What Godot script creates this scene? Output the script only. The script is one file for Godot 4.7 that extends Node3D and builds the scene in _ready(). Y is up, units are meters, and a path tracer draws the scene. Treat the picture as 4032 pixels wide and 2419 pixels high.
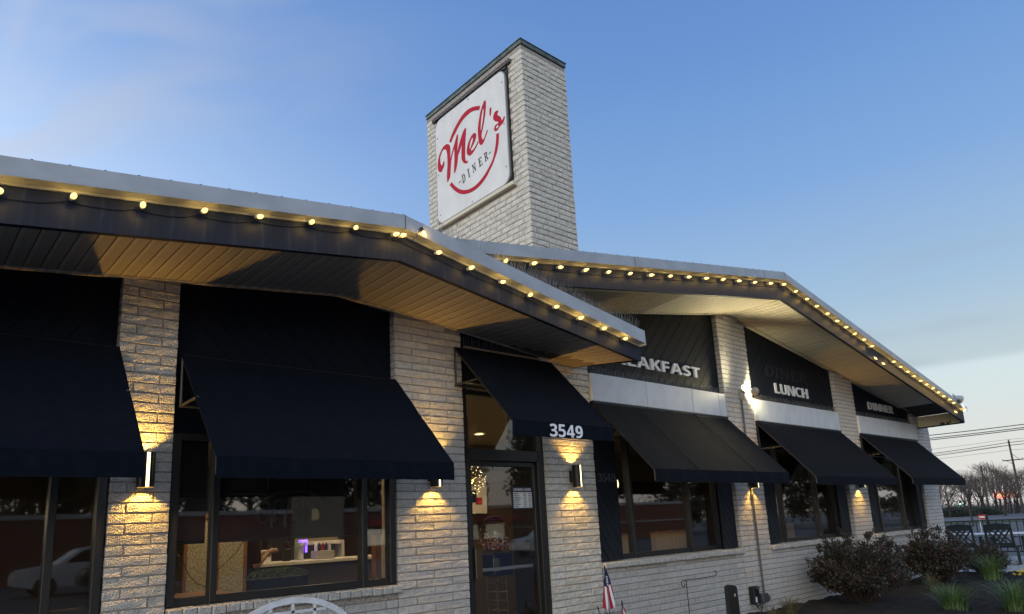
extends Node3D
# A roadside diner at dusk. x runs along the shop front, y is up, z points out of the front towards the car park; metres.

const EYE := Vector3(-4.28975, 1.41747, 5.57651)
const COURSE := 0.0738       # one brick course
const BRICK := 0.406         # long wall brick with its joint
var rng := RandomNumberGenerator.new()
var used := {}
var cam: Camera3D
var M := {}

# ---------------------------------------------------------------- mesh building
class MB:
	var v := PackedVector3Array()
	var uv := PackedVector2Array()
	var ix := PackedInt32Array()
	func vert(p: Vector3, t := Vector2.ZERO) -> int:
		v.append(p)
		uv.append(t)
		return v.size() - 1
	func tri(a: Vector3, b: Vector3, c: Vector3) -> void:
		var n := v.size()
		v.append_array(PackedVector3Array([a, b, c]))
		uv.append_array(PackedVector2Array([Vector2.ZERO, Vector2.ZERO, Vector2.ZERO]))
		ix.append_array(PackedInt32Array([n, n + 1, n + 2]))
	func quad(a: Vector3, b: Vector3, c: Vector3, d: Vector3) -> void:
		var n := v.size()
		v.append_array(PackedVector3Array([a, b, c, d]))
		uv.append_array(PackedVector2Array([Vector2(0, 0), Vector2(1, 0), Vector2(1, 1), Vector2(0, 1)]))
		ix.append_array(PackedInt32Array([n, n + 1, n + 2, n, n + 2, n + 3]))
	func hexa(p: Array) -> void:   # eight corners: bottom ring 0-3, top ring 4-7
		quad(p[0], p[1], p[2], p[3])
		quad(p[7], p[6], p[5], p[4])
		for i in 4:
			var j := (i + 1) % 4
			quad(p[i], p[i + 4], p[j + 4], p[j])
	func box(c: Vector3, s: Vector3, b := Basis.IDENTITY) -> void:
		var h := s / 2.0
		var p := []
		for y in [-h.y, h.y]:
			for q in [[-h.x, -h.z], [h.x, -h.z], [h.x, h.z], [-h.x, h.z]]:
				p.append(c + b * Vector3(q[0], y, q[1]))
		hexa(p)
	func cbox(c: Vector3, s: Vector3, e: float, b := Basis.IDENTITY) -> void:   # a box with chamfered edges
		var h := s / 2.0
		var k := h - Vector3(e, e, e)
		var f := func(x: float, y: float, z: float) -> Vector3: return c + b * Vector3(x, y, z)
		for sg in [-1.0, 1.0]:
			quad(f.call(sg * h.x, -k.y, -k.z), f.call(sg * h.x, k.y, -k.z), f.call(sg * h.x, k.y, k.z), f.call(sg * h.x, -k.y, k.z))
			quad(f.call(-k.x, sg * h.y, -k.z), f.call(k.x, sg * h.y, -k.z), f.call(k.x, sg * h.y, k.z), f.call(-k.x, sg * h.y, k.z))
			quad(f.call(-k.x, -k.y, sg * h.z), f.call(k.x, -k.y, sg * h.z), f.call(k.x, k.y, sg * h.z), f.call(-k.x, k.y, sg * h.z))
			for sh in [-1.0, 1.0]:
				quad(f.call(-k.x, sg * h.y, sh * k.z), f.call(k.x, sg * h.y, sh * k.z), f.call(k.x, sg * k.y, sh * h.z), f.call(-k.x, sg * k.y, sh * h.z))
				quad(f.call(sg * h.x, -k.y, sh * k.z), f.call(sg * h.x, k.y, sh * k.z), f.call(sg * k.x, k.y, sh * h.z), f.call(sg * k.x, -k.y, sh * h.z))
				quad(f.call(sg * h.x, sh * k.y, -k.z), f.call(sg * h.x, sh * k.y, k.z), f.call(sg * k.x, sh * h.y, k.z), f.call(sg * k.x, sh * h.y, -k.z))
				for si in [-1.0, 1.0]:
					tri(f.call(sg * h.x, sh * k.y, si * k.z), f.call(sg * k.x, sh * h.y, si * k.z), f.call(sg * k.x, sh * k.y, si * h.z))
	func tube(path: Array, r, seg := 8, caps := true) -> void:   # r is a number or one number per point
		var first := v.size()
		var up := Vector3.UP
		var side := Vector3.ZERO
		for i in path.size():
			var d: Vector3 = (path[mini(i + 1, path.size() - 1)] - path[maxi(i - 1, 0)]).normalized()
			if i == 0:
				side = d.cross(up if absf(d.y) < 0.95 else Vector3.RIGHT).normalized()
			side = (side - d * side.dot(d)).normalized()
			var o := d.cross(side)
			var rr: float = r[i] if r is Array else r
			for k in seg:
				var a := TAU * k / seg
				vert(path[i] + (side * cos(a) + o * sin(a)) * rr, Vector2(float(k) / seg, i))
		for i in path.size() - 1:
			for k in seg:
				var a := first + i * seg + k
				var b := first + i * seg + (k + 1) % seg
				ix.append_array(PackedInt32Array([a, b, b + seg, a, b + seg, a + seg]))
		if caps:
			for e in [0, path.size() - 1]:
				var c := vert(path[e])
				for k in seg:
					ix.append_array(PackedInt32Array([c, first + e * seg + k, first + e * seg + (k + 1) % seg]))
	func lathe(profile: Array, seg: int, xf := Transform3D()) -> void:   # profile of (radius, height) about y
		var first := v.size()
		for q in profile:
			for k in seg:
				var a := TAU * k / seg
				vert(xf * Vector3(q[0] * cos(a), q[1], q[0] * sin(a)))
		for i in profile.size() - 1:
			for k in seg:
				var a := first + i * seg + k
				var b := first + i * seg + (k + 1) % seg
				ix.append_array(PackedInt32Array([a, b, b + seg, a, b + seg, a + seg]))
	func prism(poly: PackedVector2Array, xf: Transform3D, depth: float) -> void:   # a flat outline given thickness along the local z axis
		var t := Geometry2D.triangulate_polygon(poly)
		for i in range(0, t.size(), 3):
			var a := poly[t[i]]
			var b := poly[t[i + 1]]
			var c := poly[t[i + 2]]
			tri(xf * Vector3(a.x, a.y, depth), xf * Vector3(b.x, b.y, depth), xf * Vector3(c.x, c.y, depth))
			tri(xf * Vector3(a.x, a.y, 0), xf * Vector3(c.x, c.y, 0), xf * Vector3(b.x, b.y, 0))
		for i in poly.size():
			var a := poly[i]
			var b := poly[(i + 1) % poly.size()]
			quad(xf * Vector3(a.x, a.y, 0), xf * Vector3(b.x, b.y, 0), xf * Vector3(b.x, b.y, depth), xf * Vector3(a.x, a.y, depth))
	func add(m: ArrayMesh, xf: Transform3D) -> void:
		var s := m.surface_get_arrays(0)
		var n := v.size()
		for p in s[Mesh.ARRAY_VERTEX]:
			vert(xf * p)
		for i in s[Mesh.ARRAY_INDEX]:
			ix.append(i + n)
	func mesh(smooth := false) -> ArrayMesh:
		var a := []
		a.resize(Mesh.ARRAY_MAX)
		a[Mesh.ARRAY_VERTEX] = v
		a[Mesh.ARRAY_TEX_UV] = uv
		a[Mesh.ARRAY_INDEX] = ix
		if smooth:
			var n := PackedVector3Array()
			n.resize(v.size())
			for i in range(0, ix.size(), 3):
				var f := (v[ix[i + 2]] - v[ix[i]]).cross(v[ix[i + 1]] - v[ix[i]])
				for k in 3:
					n[ix[i + k]] += f
			for i in n.size():
				n[i] = n[i].normalized() if n[i].length() > 1e-12 else Vector3.UP
			a[Mesh.ARRAY_NORMAL] = n
		var m := ArrayMesh.new()
		m.add_surface_from_arrays(Mesh.PRIMITIVE_TRIANGLES, a)
		return m

# ---------------------------------------------------------------- naming
func numbered(called: String) -> String:
	var n: int = used.get(called, 0)
	used[called] = n + 1
	return called if n == 0 else "%s_%03d" % [called, n]

func tag(o: Node, label: String, category: String, group := "") -> void:
	o.set_meta("label", label)
	o.set_meta("category", category)
	if group:
		o.set_meta("group", group)

func thing(called: String, label: String, category: String, at := Vector3.ZERO, group := "") -> Node3D:
	var o := Node3D.new()
	o.name = numbered(called)
	add_child(o)
	o.position = at
	tag(o, label, category, group)
	return o

func empty(called: String, parent: Node, at := Vector3.ZERO) -> Node3D:
	var o := Node3D.new()
	o.name = called
	parent.add_child(o, true)
	o.position = at
	return o

func part(called: String, mesh: Mesh, m: Material, parent: Node, xf := Transform3D()) -> MeshInstance3D:
	var o := MeshInstance3D.new()
	o.name = called
	o.mesh = mesh
	o.material_override = m
	o.transform = xf
	parent.add_child(o, true)
	return o

func setting(called: String, mesh: Mesh, m: Material) -> MeshInstance3D:
	var o := part(numbered(called), mesh, m, self)
	o.set_meta("kind", "structure")
	return o

func copy(o: Node3D, at: Vector3, label := "", turn := 0.0) -> Node3D:
	var c: Node3D = o.duplicate()
	c.name = numbered(String(o.name).rstrip("_0123456789"))
	add_child(c)
	c.position = at
	c.rotation.y = turn
	if label:
		c.set_meta("label", label)
	return c

func V(x: float, y: float, z: float) -> Vector3:
	return Vector3(x, y, z)

# ---------------------------------------------------------------- materials
func lin(r: float, g: float, b: float) -> Color:
	return Color(r, g, b).linear_to_srgb()

func mat(r: float, g: float, b: float, rough := 0.8, metal := 0.0, spec := 0.5) -> StandardMaterial3D:
	var m := StandardMaterial3D.new()
	m.albedo_color = lin(r, g, b)
	m.roughness = rough
	m.metallic = metal
	m.metallic_specular = spec
	return m

func noise_tex(freq: float, octaves := 4, size := 256, kind := FastNoiseLite.TYPE_SIMPLEX_SMOOTH, ramp := [], sd := 1, ridged := false) -> NoiseTexture2D:
	var n := FastNoiseLite.new()
	n.noise_type = kind
	n.frequency = freq
	n.seed = sd
	n.fractal_octaves = octaves
	if ridged:
		n.fractal_type = FastNoiseLite.FRACTAL_RIDGED
	var t := NoiseTexture2D.new()
	t.width = size
	t.height = size
	t.seamless = true
	t.noise = n
	if ramp:
		var g := Gradient.new()
		var off := PackedFloat32Array()
		var col := PackedColorArray()
		for q in ramp:
			off.append(q[0])
			col.append(lin(q[1], q[2], q[3]))
		g.offsets = off
		g.colors = col
		t.color_ramp = g
	return t

func tri3(m: StandardMaterial3D, k: float, albedo: Texture2D = null, height: Texture2D = null, depth := 0.0) -> StandardMaterial3D:   # world triplanar texture, k repeats a metre
	m.uv1_triplanar = true
	m.uv1_world_triplanar = true
	m.uv1_scale = Vector3(k, k, k)
	if albedo:
		m.albedo_texture = albedo
	if height:
		m.heightmap_enabled = true
		m.heightmap_texture = height
		m.heightmap_scale = depth
	return m

func glow(r: float, g: float, b: float, e: float) -> StandardMaterial3D:
	var m := mat(0.8, 0.75, 0.6, 0.4)
	m.emission_enabled = true
	m.emission = lin(r, g, b)
	m.emission_energy_multiplier = e
	return m

func glass(alpha: float, tint := 0.02) -> StandardMaterial3D:
	var m := mat(tint, tint, tint, 0.02)
	m.transparency = BaseMaterial3D.TRANSPARENCY_ALPHA
	m.albedo_color.a = alpha
	return m

func make_materials() -> void:
	var rock := noise_tex(0.060, 4, 512, FastNoiseLite.TYPE_SIMPLEX_SMOOTH, [], 7)
	var brick_tone := noise_tex(0.012, 5, 512, FastNoiseLite.TYPE_SIMPLEX_SMOOTH, [[0.12, 0.63, 0.605, 0.56], [0.45, 0.74, 0.72, 0.68], [0.62, 0.78, 0.76, 0.72], [0.9, 0.82, 0.80, 0.76]], 3)
	M.brick = tri3(mat(1, 1, 1, 0.75), 2.0, brick_tone, rock, 2.8)
	M.brick_b = tri3(mat(0.97, 0.965, 0.95, 0.78), 2.0, brick_tone, rock, 2.8)
	M.brick_b.uv1_offset = Vector3(0.37, 0.61, 0.13)
	M.brick_c = tri3(mat(0.93, 0.915, 0.89, 0.78), 2.0, brick_tone, rock, 2.8)
	M.brick_c.uv1_offset = Vector3(0.71, 0.19, 0.47)
	var grit := noise_tex(0.09, 3, 256, FastNoiseLite.TYPE_SIMPLEX_SMOOTH, [], 11)
	M.mortar = tri3(mat(1, 1, 1, 0.95), 3.0, noise_tex(0.02, 4, 256, FastNoiseLite.TYPE_SIMPLEX_SMOOTH, [[0.2, 0.29, 0.255, 0.225], [0.8, 0.38, 0.34, 0.305]], 5), grit, 0.25)
	M.tower_brick = tri3(mat(1, 1, 1, 0.8), 2.0, noise_tex(0.014, 5, 512, FastNoiseLite.TYPE_SIMPLEX_SMOOTH, [[0.2, 0.50, 0.475, 0.405], [0.5, 0.61, 0.585, 0.51], [0.85, 0.69, 0.665, 0.59]], 13), rock, 0.45)
	M.tower_brick_c = tri3(mat(0.88, 0.88, 0.86, 0.8), 2.0, M.tower_brick.albedo_texture, rock, 0.45)
	M.navy = tri3(mat(1, 1, 1, 0.55, 0.0, 0.35), 1.0, noise_tex(0.006, 5, 512, FastNoiseLite.TYPE_SIMPLEX_SMOOTH, [[0.2, 0.010, 0.014, 0.030], [0.7, 0.0125, 0.0175, 0.036], [0.97, 0.026, 0.032, 0.052]], 17))
	M.navy.uv1_scale = Vector3(5.0, 0.5, 5.0)
	M.panel = tri3(mat(0.0075, 0.0100, 0.0160, 0.6, 0.0, 0.3), 3.0, null, grit, 0.05)
	M.silver = tri3(mat(1, 1, 1, 0.42, 0.25), 1.0, noise_tex(0.01, 4, 256, FastNoiseLite.TYPE_SIMPLEX_SMOOTH, [[0.2, 0.36, 0.375, 0.39], [0.8, 0.43, 0.445, 0.46]], 19))
	M.canvas = tri3(mat(1, 1, 1, 0.95, 0.0, 0.25), 1.3, noise_tex(0.012, 5, 512, FastNoiseLite.TYPE_SIMPLEX_SMOOTH, [[0.2, 0.0030, 0.0052, 0.0105], [0.6, 0.0038, 0.0062, 0.0122], [0.9, 0.0062, 0.0088, 0.0150]], 24), noise_tex(0.2, 2, 256, FastNoiseLite.TYPE_SIMPLEX_SMOOTH, [], 23), 0.03)
	M.canvas_black = tri3(mat(1, 1, 1, 0.95, 0.0, 0.25), 1.3, noise_tex(0.012, 5, 512, FastNoiseLite.TYPE_SIMPLEX_SMOOTH, [[0.2, 0.0060, 0.0075, 0.0115], [0.6, 0.0075, 0.0090, 0.0130], [0.9, 0.0120, 0.0130, 0.0165]], 26), M.canvas.heightmap_texture, 0.03)
	M.iron = mat(0.02, 0.021, 0.023, 0.5, 0.3)
	M.bronze = mat(0.018, 0.017, 0.016, 0.35, 0.4)
	M.frame = tri3(mat(0.030, 0.029, 0.028, 0.38, 0.35), 2.0)
	M.spandrel = tri3(mat(1, 1, 1, 0.55), 1.0, noise_tex(0.02, 4, 256, FastNoiseLite.TYPE_SIMPLEX_SMOOTH, [[0.15, 0.55, 0.57, 0.585], [0.5, 0.60, 0.62, 0.64], [0.9, 0.63, 0.65, 0.67]], 29))
	M.spandrel.uv1_scale = Vector3(0.7, 0.7, 0.7)
	M.letter = mat(0.72, 0.72, 0.72, 0.45)
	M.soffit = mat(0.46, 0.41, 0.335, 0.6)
	M.white = mat(0.75, 0.75, 0.74, 0.5)
	M.sign_white = tri3(mat(1, 1, 1, 0.6, 0.0, 0.3), 1.0, noise_tex(0.008, 4, 256, FastNoiseLite.TYPE_SIMPLEX_SMOOTH, [[0.2, 0.66, 0.66, 0.645], [0.8, 0.73, 0.73, 0.72]], 31))
	M.sign_red = mat(0.43, 0.008, 0.028, 0.6, 0.0, 0.3)
	M.sign_black = mat(0.012, 0.012, 0.014, 0.5)
	M.steel = mat(0.32, 0.32, 0.32, 0.4, 0.7)
	M.cap = tri3(mat(1, 1, 1, 0.6, 0.2), 1.5, noise_tex(0.02, 4, 256, FastNoiseLite.TYPE_SIMPLEX_SMOOTH, [[0.2, 0.07, 0.095, 0.088], [0.8, 0.13, 0.165, 0.15]], 37))
	M.black = mat(0.008, 0.008, 0.009, 0.5)
	M.bulb = glow(1.0, 0.74, 0.22, 1.8)
	M.slit = glow(1.0, 0.85, 0.42, 3.5)
	M.pane = glass(0.03)
	M.pane_mid = glass(0.07, 0.006)
	M.pane_dark = glass(0.17, 0.006)
	M.shutter = tri3(mat(0.012, 0.015, 0.022, 0.55, 0.0, 0.35), 3.0, null, grit, 0.05)
	M.spandrel_seam = mat(0.33, 0.34, 0.35, 0.7)
	M.letter_grey = mat(0.74, 0.73, 0.70, 0.5)
	M.panel_a = tri3(mat(0.0050, 0.0072, 0.0135, 0.7, 0.0, 0.2), 3.0, null, grit, 0.05)
	M.brick_stain = tri3(mat(1, 1, 1, 0.85), 3.0, noise_tex(0.03, 4, 256, FastNoiseLite.TYPE_SIMPLEX_SMOOTH, [[0.2, 0.40, 0.33, 0.26], [0.5, 0.56, 0.51, 0.44], [0.85, 0.70, 0.67, 0.62]], 97), rock, 1.5)
	M.number_grey = mat(0.075, 0.085, 0.10, 0.5)
	M.number_white = mat(0.82, 0.84, 0.88, 0.5)
	M.ghost = mat(0.026, 0.0175, 0.019, 0.8)
	M.bronze_plate = mat(0.10, 0.075, 0.045, 0.35, 0.6)
	M.blue = mat(0.008, 0.015, 0.055, 0.4)
	M.paper = mat(0.62, 0.61, 0.57, 0.7)
	M.rust_grey = tri3(mat(1, 1, 1, 0.9), 4.0, noise_tex(0.03, 4, 256, FastNoiseLite.TYPE_SIMPLEX_SMOOTH, [[0.2, 0.06, 0.06, 0.062], [0.6, 0.12, 0.115, 0.11], [0.9, 0.22, 0.19, 0.16]], 91), grit, 0.4)
	M.ledge = mat(0.62, 0.57, 0.44, 0.7)
	M.cream_paint = tri3(mat(1, 1, 1, 0.7), 3.0, noise_tex(0.03, 4, 256, FastNoiseLite.TYPE_SIMPLEX_SMOOTH, [[0.15, 0.50, 0.43, 0.27], [0.8, 0.66, 0.60, 0.42]], 93), grit, 0.1)
	M.shingle = tri3(mat(0.03, 0.03, 0.032, 0.95), 3.0, null, grit, 0.4)
	# soffit strips: rows of tiny slots punched through the strip's middle
	var im := Image.create(64, 64, false, Image.FORMAT_RGB8)
	for y in 64:
		for x in 64:
			var c := 1.0
			if x > 14 and x < 58 and (x / 2 + y / 4) % 3 == 0 and y % 8 < 6:
				c = 0.42
			im.set_pixel(x, y, Color(c, c, c))
	var holes := ImageTexture.create_from_image(im)
	tri3(M.soffit, 10.0, holes)
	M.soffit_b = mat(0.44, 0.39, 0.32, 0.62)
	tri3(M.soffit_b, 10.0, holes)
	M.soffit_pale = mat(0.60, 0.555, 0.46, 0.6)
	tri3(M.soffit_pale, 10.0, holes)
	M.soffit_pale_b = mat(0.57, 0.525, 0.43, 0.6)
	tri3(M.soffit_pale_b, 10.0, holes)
	M.soffit_groove = mat(0.16, 0.13, 0.095, 0.9)  # darker than the strips: the shade in the grooves is put into the colour
	M.post = mat(0.012, 0.011, 0.010, 0.35)
	M.white_metal = tri3(mat(1, 1, 1, 0.45), 2.0, noise_tex(0.02, 4, 256, FastNoiseLite.TYPE_SIMPLEX_SMOOTH, [[0.2, 0.60, 0.61, 0.62], [0.8, 0.74, 0.75, 0.76]], 95))
	M.leaf_dark = mat(0.028, 0.032, 0.021, 0.55)
	M.leaf_green = mat(0.09, 0.13, 0.035, 0.6)
	M.umbrella_red = mat(0.16, 0.008, 0.014, 0.85)
	M.gum_red = mat(0.45, 0.05, 0.05, 0.3)
	M.gum_blue = mat(0.08, 0.15, 0.40, 0.3)
	M.gum_yellow = mat(0.55, 0.36, 0.10, 0.3)
	M.brass = mat(0.55, 0.38, 0.13, 0.25, 0.9)
	M.petal = mat(0.75, 0.55, 0.02, 0.6)
	M.car_dark = mat(0.03, 0.032, 0.036, 0.25, 0.3)
	M.car_glass = mat(0.01, 0.01, 0.012, 0.08)
	M.tail = mat(0.20, 0.01, 0.01, 0.3)
	M.tail_lit = glow(1.0, 0.06, 0.03, 5.0)
	M.board_red = mat(0.33, 0.03, 0.025, 0.6)
	M.shop_lit = glow(1.0, 0.92, 0.72, 0.5)
	M.shop_letters = glow(1.0, 0.97, 0.85, 4.0)

# ---------------------------------------------------------------- scene
func _ready() -> void:
	rng.seed = 20
	cam = Camera3D.new()
	cam.name = "camera"
	add_child(cam)
	cam.position = EYE
	cam.basis = Basis(Vector3.UP, -0.72830218) * Basis(Vector3.RIGHT, 0.20685065) * Basis(Vector3.BACK, -0.05160771)
	cam.set_frustum(0.1 * 2419.0 / 2725.843, Vector2(0, 0.1 * 302.5 / 2725.843), 0.1, 3000.0)   # the photograph is the upper part of a taller frame
	cam.current = true
	var env := Environment.new()
	env.background_mode = Environment.BG_SKY
	env.sky = Sky.new()
	env.sky.sky_material = dusk_sky()
	env.tonemap_mode = Environment.TONE_MAPPER_LINEAR
	env.tonemap_exposure = 1.0
	env.sdfgi_enabled = true
	env.ssao_enabled = true
	env.ssil_enabled = true
	var we := WorldEnvironment.new()
	we.name = "world_environment"
	we.environment = env
	add_child(we)
	var sun := DirectionalLight3D.new()   # the afterglow where the sun has gone down, off beyond the shop's street end
	sun.name = "afterglow"
	sun.light_color = lin(1.0, 0.90, 0.76)
	sun.light_energy = 0.15
	sun.light_angular_distance = 40.0
	sun.shadow_enabled = true
	add_child(sun)
	sun.look_at_from_position(Vector3(-10, 3.2, 3.5), Vector3.ZERO)
	make_materials()
	build_ground()
	build_diner()
	build_tower()
	build_roofs()
	build_awnings()
	build_lights()
	build_sign()
	build_front_details()
	build_interior()
	build_garden()
	build_far()
	build_across()

func dusk_sky() -> PanoramaSkyMaterial:
	var w := 1024
	var h := 512
	var img := Image.create(w, h, false, Image.FORMAT_RGBAF)
	var n1 := FastNoiseLite.new()
	n1.seed = 4
	n1.frequency = 1.6
	n1.fractal_octaves = 5
	var n2 := FastNoiseLite.new()
	n2.seed = 9
	n2.frequency = 0.9
	n2.fractal_octaves = 3
	# colour against height (degrees), away from and towards the afterglow
	var hts := [-90.0, -4.0, 0.0, 4.0, 9.0, 16.0, 25.0, 35.0, 50.0, 90.0]
	var far_c := [Vector3(0.06, 0.06, 0.06), Vector3(0.10, 0.09, 0.09), Vector3(0.60, 0.54, 0.50), Vector3(0.66, 0.66, 0.61), Vector3(0.56, 0.66, 0.67), Vector3(0.37, 0.54, 0.73), Vector3(0.225, 0.405, 0.73), Vector3(0.148, 0.305, 0.65), Vector3(0.092, 0.215, 0.54), Vector3(0.08, 0.17, 0.42)]
	var near_c := [Vector3(0.06, 0.06, 0.06), Vector3(0.12, 0.10, 0.09), Vector3(2.7, 2.15, 1.65), Vector3(2.7, 2.4, 2.05), Vector3(2.45, 2.45, 2.35), Vector3(2.0, 2.12, 2.2), Vector3(1.28, 1.46, 1.70), Vector3(0.70, 0.88, 1.20), Vector3(0.34, 0.49, 0.82), Vector3(0.13, 0.26, 0.58)]
	var to_glow := Vector2(-1.0, 0.16).normalized()
	for j in h:
		var el := PI * (0.5 - (j + 0.5) / h)
		var deg := rad_to_deg(el)
		var k := 0
		while k < hts.size() - 2 and deg > hts[k + 1]:
			k += 1
		var t := clampf((deg - hts[k]) / (hts[k + 1] - hts[k]), 0.0, 1.0)
		var a: Vector3 = far_c[k].lerp(far_c[k + 1], t)
		var b: Vector3 = near_c[k].lerp(near_c[k + 1], t)
		for i in w:
			var az := TAU * (i + 0.5) / w
			var dx := sin(az)
			var dz := -cos(az)
			var c := dx * to_glow.x + dz * to_glow.y
			var g := smoothstep(-0.95, 1.0, c)
			var col := a.lerp(b, g)
			if deg > 0.0:
				var d := Vector3(dx * cos(el), sin(el), dz * cos(el))
				# high thin cloud: streaks drawn out along one direction of the cloud plane
				var s := 1.0 / (d.y + 0.18)
				var px := (d.x * 0.80 + d.z * 0.60) * s
				var pz := (-d.x * 0.60 + d.z * 0.80) * s
				var warp := n2.get_noise_2d(px * 0.5 + 3.0, pz * 0.5) * 0.7
				var q := n1.get_noise_2d(px * 0.30, (pz + warp) * 1.1) * 0.75 + (0.5 - absf(n1.get_noise_2d(px * 0.7 + 7.0, (pz + warp) * 2.6)) * 1.6) * 0.30 + n1.get_noise_2d(px * 2.2, pz * 5.0) * 0.16
				var cover := smoothstep(0.02, 0.34, g + n2.get_noise_2d(d.x * 1.3 - 1.0, d.z * 1.3) * 0.10)
				var cl := smoothstep(0.02, 0.44, q) * cover * smoothstep(2.0, 10.0, deg) * smoothstep(75.0, 40.0, deg)
				col = col.lerp(Vector3(0.66, 0.73, 0.88) * (0.62 + 0.75 * g), cl * 0.62)
				# faint grey bars low down
				var bar := smoothstep(0.12, 0.5, n1.get_noise_2d(az * 1.6, deg * 0.22 + 30.0)) * smoothstep(4.0, 8.0, deg) * smoothstep(24.0, 13.0, deg)
				col = col.lerp(Vector3(0.36, 0.42, 0.52), bar * 0.22 * (1.0 - g))
			img.set_pixel(i, j, Color(col.x, col.y, col.z))
	var m := PanoramaSkyMaterial.new()
	m.panorama = ImageTexture.create_from_image(img)
	return m

func ground_mat(lo: Array, hi: Array, freq: float, k: float, bump := 0.3, sd := 41) -> StandardMaterial3D:
	return tri3(mat(1, 1, 1, 0.9), k, noise_tex(freq, 5, 512, FastNoiseLite.TYPE_SIMPLEX_SMOOTH, [[0.2, lo[0], lo[1], lo[2]], [0.8, hi[0], hi[1], hi[2]]], sd), noise_tex(freq * 6.0, 3, 256, FastNoiseLite.TYPE_SIMPLEX_SMOOTH, [], sd + 1), bump)

func sheet(pts: Array, y: float, thick := 0.0) -> ArrayMesh:
	var b := MB.new()
	var poly := PackedVector2Array()
	for q in pts:
		poly.append(Vector2(q[0], -q[1]))
	b.prism(poly, Transform3D(Basis(Vector3.RIGHT, -PI / 2), Vector3(0, y - thick, 0)), maxf(thick, 0.002))
	return b.mesh()

func build_ground() -> void:
	M.asphalt = ground_mat([0.075, 0.077, 0.081], [0.105, 0.107, 0.112], 0.02, 0.5)
	M.concrete = ground_mat([0.30, 0.30, 0.29], [0.40, 0.40, 0.385], 0.02, 0.7, 0.15, 51)
	M.mulch = ground_mat([0.006, 0.005, 0.005], [0.022, 0.018, 0.016], 0.08, 2.0, 3.0, 61)
	M.lawn = ground_mat([0.025, 0.05, 0.012], [0.06, 0.095, 0.03], 0.05, 0.6, 2.0, 71)
	setting("ground", sheet([[-900, -900], [900, -900], [900, 900], [-900, 900]], -0.06), M.asphalt)
	setting("car_park", sheet([[-40, 3.4], [16, 3.4], [24, 6], [60, 6], [60, 60], [-40, 60]], -0.05), M.asphalt)
	setting("pavement", sheet([[-30, -0.02], [2.0, -0.02], [2.0, 3.2], [-30, 3.2]], 0.0, 0.15), ground_mat([0.11, 0.11, 0.108], [0.17, 0.17, 0.165], 0.02, 0.7, 0.15, 55))
	setting("planting_bed", bed_mesh(), M.mulch)
	setting("patio", sheet([[13.2, -9], [19.0, -9], [19.0, 4.5], [13.2, 4.5]], 0.0, 0.12), M.concrete)
	setting("lawn", sheet([[22, -40], [23.5, -6], [32, -9.5], [46, -17], [70, -30]], -0.02), M.lawn)
	setting("street_verge", sheet([[60, -80], [64, -14], [64, 40], [70, 40], [70, -80]], -0.03), M.lawn)
	setting("road", sheet([[70, -300], [70, 300], [92, 300], [92, -300]], -0.04), ground_mat([0.09, 0.09, 0.095], [0.13, 0.13, 0.135], 0.02, 0.3, 0.2, 81))

func bed_mesh() -> ArrayMesh:
	var b := MB.new()
	var n := FastNoiseLite.new()
	n.seed = 5
	n.frequency = 1.4
	n.fractal_octaves = 4
	var f := func(i: int, j: int) -> Vector3:
		var x := 2.0 + 11.2 * i / 150.0
		var z := -0.04 + 3.3 * j / 44.0
		var e := minf(1.0, minf(3.26 - z, 13.2 - x) * 4.0)
		return Vector3(x, -0.02 + (0.075 + n.get_noise_2d(x, z) * 0.05 + n.get_noise_2d(x * 9.0, z * 9.0) * 0.035) * maxf(e, 0.0), z)
	for i in 150:
		for j in 44:
			b.quad(f.call(i, j), f.call(i + 1, j), f.call(i + 1, j + 1), f.call(i, j + 1))
	return b.mesh()

# ---------------------------------------------------------------- the diner's walls
var bricks := []          # every wall brick: [transform, length, parent]
var brick_shapes := {}
var diner: Node3D

func brick_shape(length: float, deep: float, variant: int, high := 0.0628) -> ArrayMesh:
	var key := "%.3f %.3f %d %.3f" % [length, deep, variant, high]
	if brick_shapes.has(key):
		return brick_shapes[key]
	var r := RandomNumberGenerator.new()
	r.seed = hash(key)
	var b := MB.new()
	var nx := clampi(int(length / 0.065), 1, 6)
	var ny := 2
	var g := []
	for j in ny + 3:
		var row := []
		for i in nx + 3:
			var fx := clampf(float(i - 1) / nx, 0.0, 1.0)
			var fy := clampf(float(j - 1) / ny, 0.0, 1.0)
			var rim := i == 0 or j == 0 or i == nx + 2 or j == ny + 2
			var p := Vector3((fx - 0.5) * (length - 0.007), (fy - 0.5) * (high - 0.007), r.randf_range(-0.005, 0.002))
			if rim:
				p = Vector3(-length / 2 if i == 0 else length / 2 if i == nx + 2 else p.x, -high / 2 if j == 0 else high / 2 if j == ny + 2 else p.y, -0.006 - r.randf() * 0.004)
			row.append(b.vert(p))
		g.append(row)
	for j in ny + 2:
		for i in nx + 2:
			b.ix.append_array(PackedInt32Array([g[j][i], g[j + 1][i], g[j + 1][i + 1], g[j][i], g[j + 1][i + 1], g[j][i + 1]]))
	var h := Vector3(length / 2, high / 2, 0)
	var c := [Vector3(-h.x, -h.y, -0.008), Vector3(h.x, -h.y, -0.008), Vector3(h.x, h.y, -0.008), Vector3(-h.x, h.y, -0.008)]
	for k in 4:
		var a: Vector3 = c[k]
		var d: Vector3 = c[(k + 1) % 4]
		b.quad(a, d, Vector3(d.x, d.y, -deep), Vector3(a.x, a.y, -deep))
	brick_shapes[key] = b.mesh()
	return brick_shapes[key]

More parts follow.
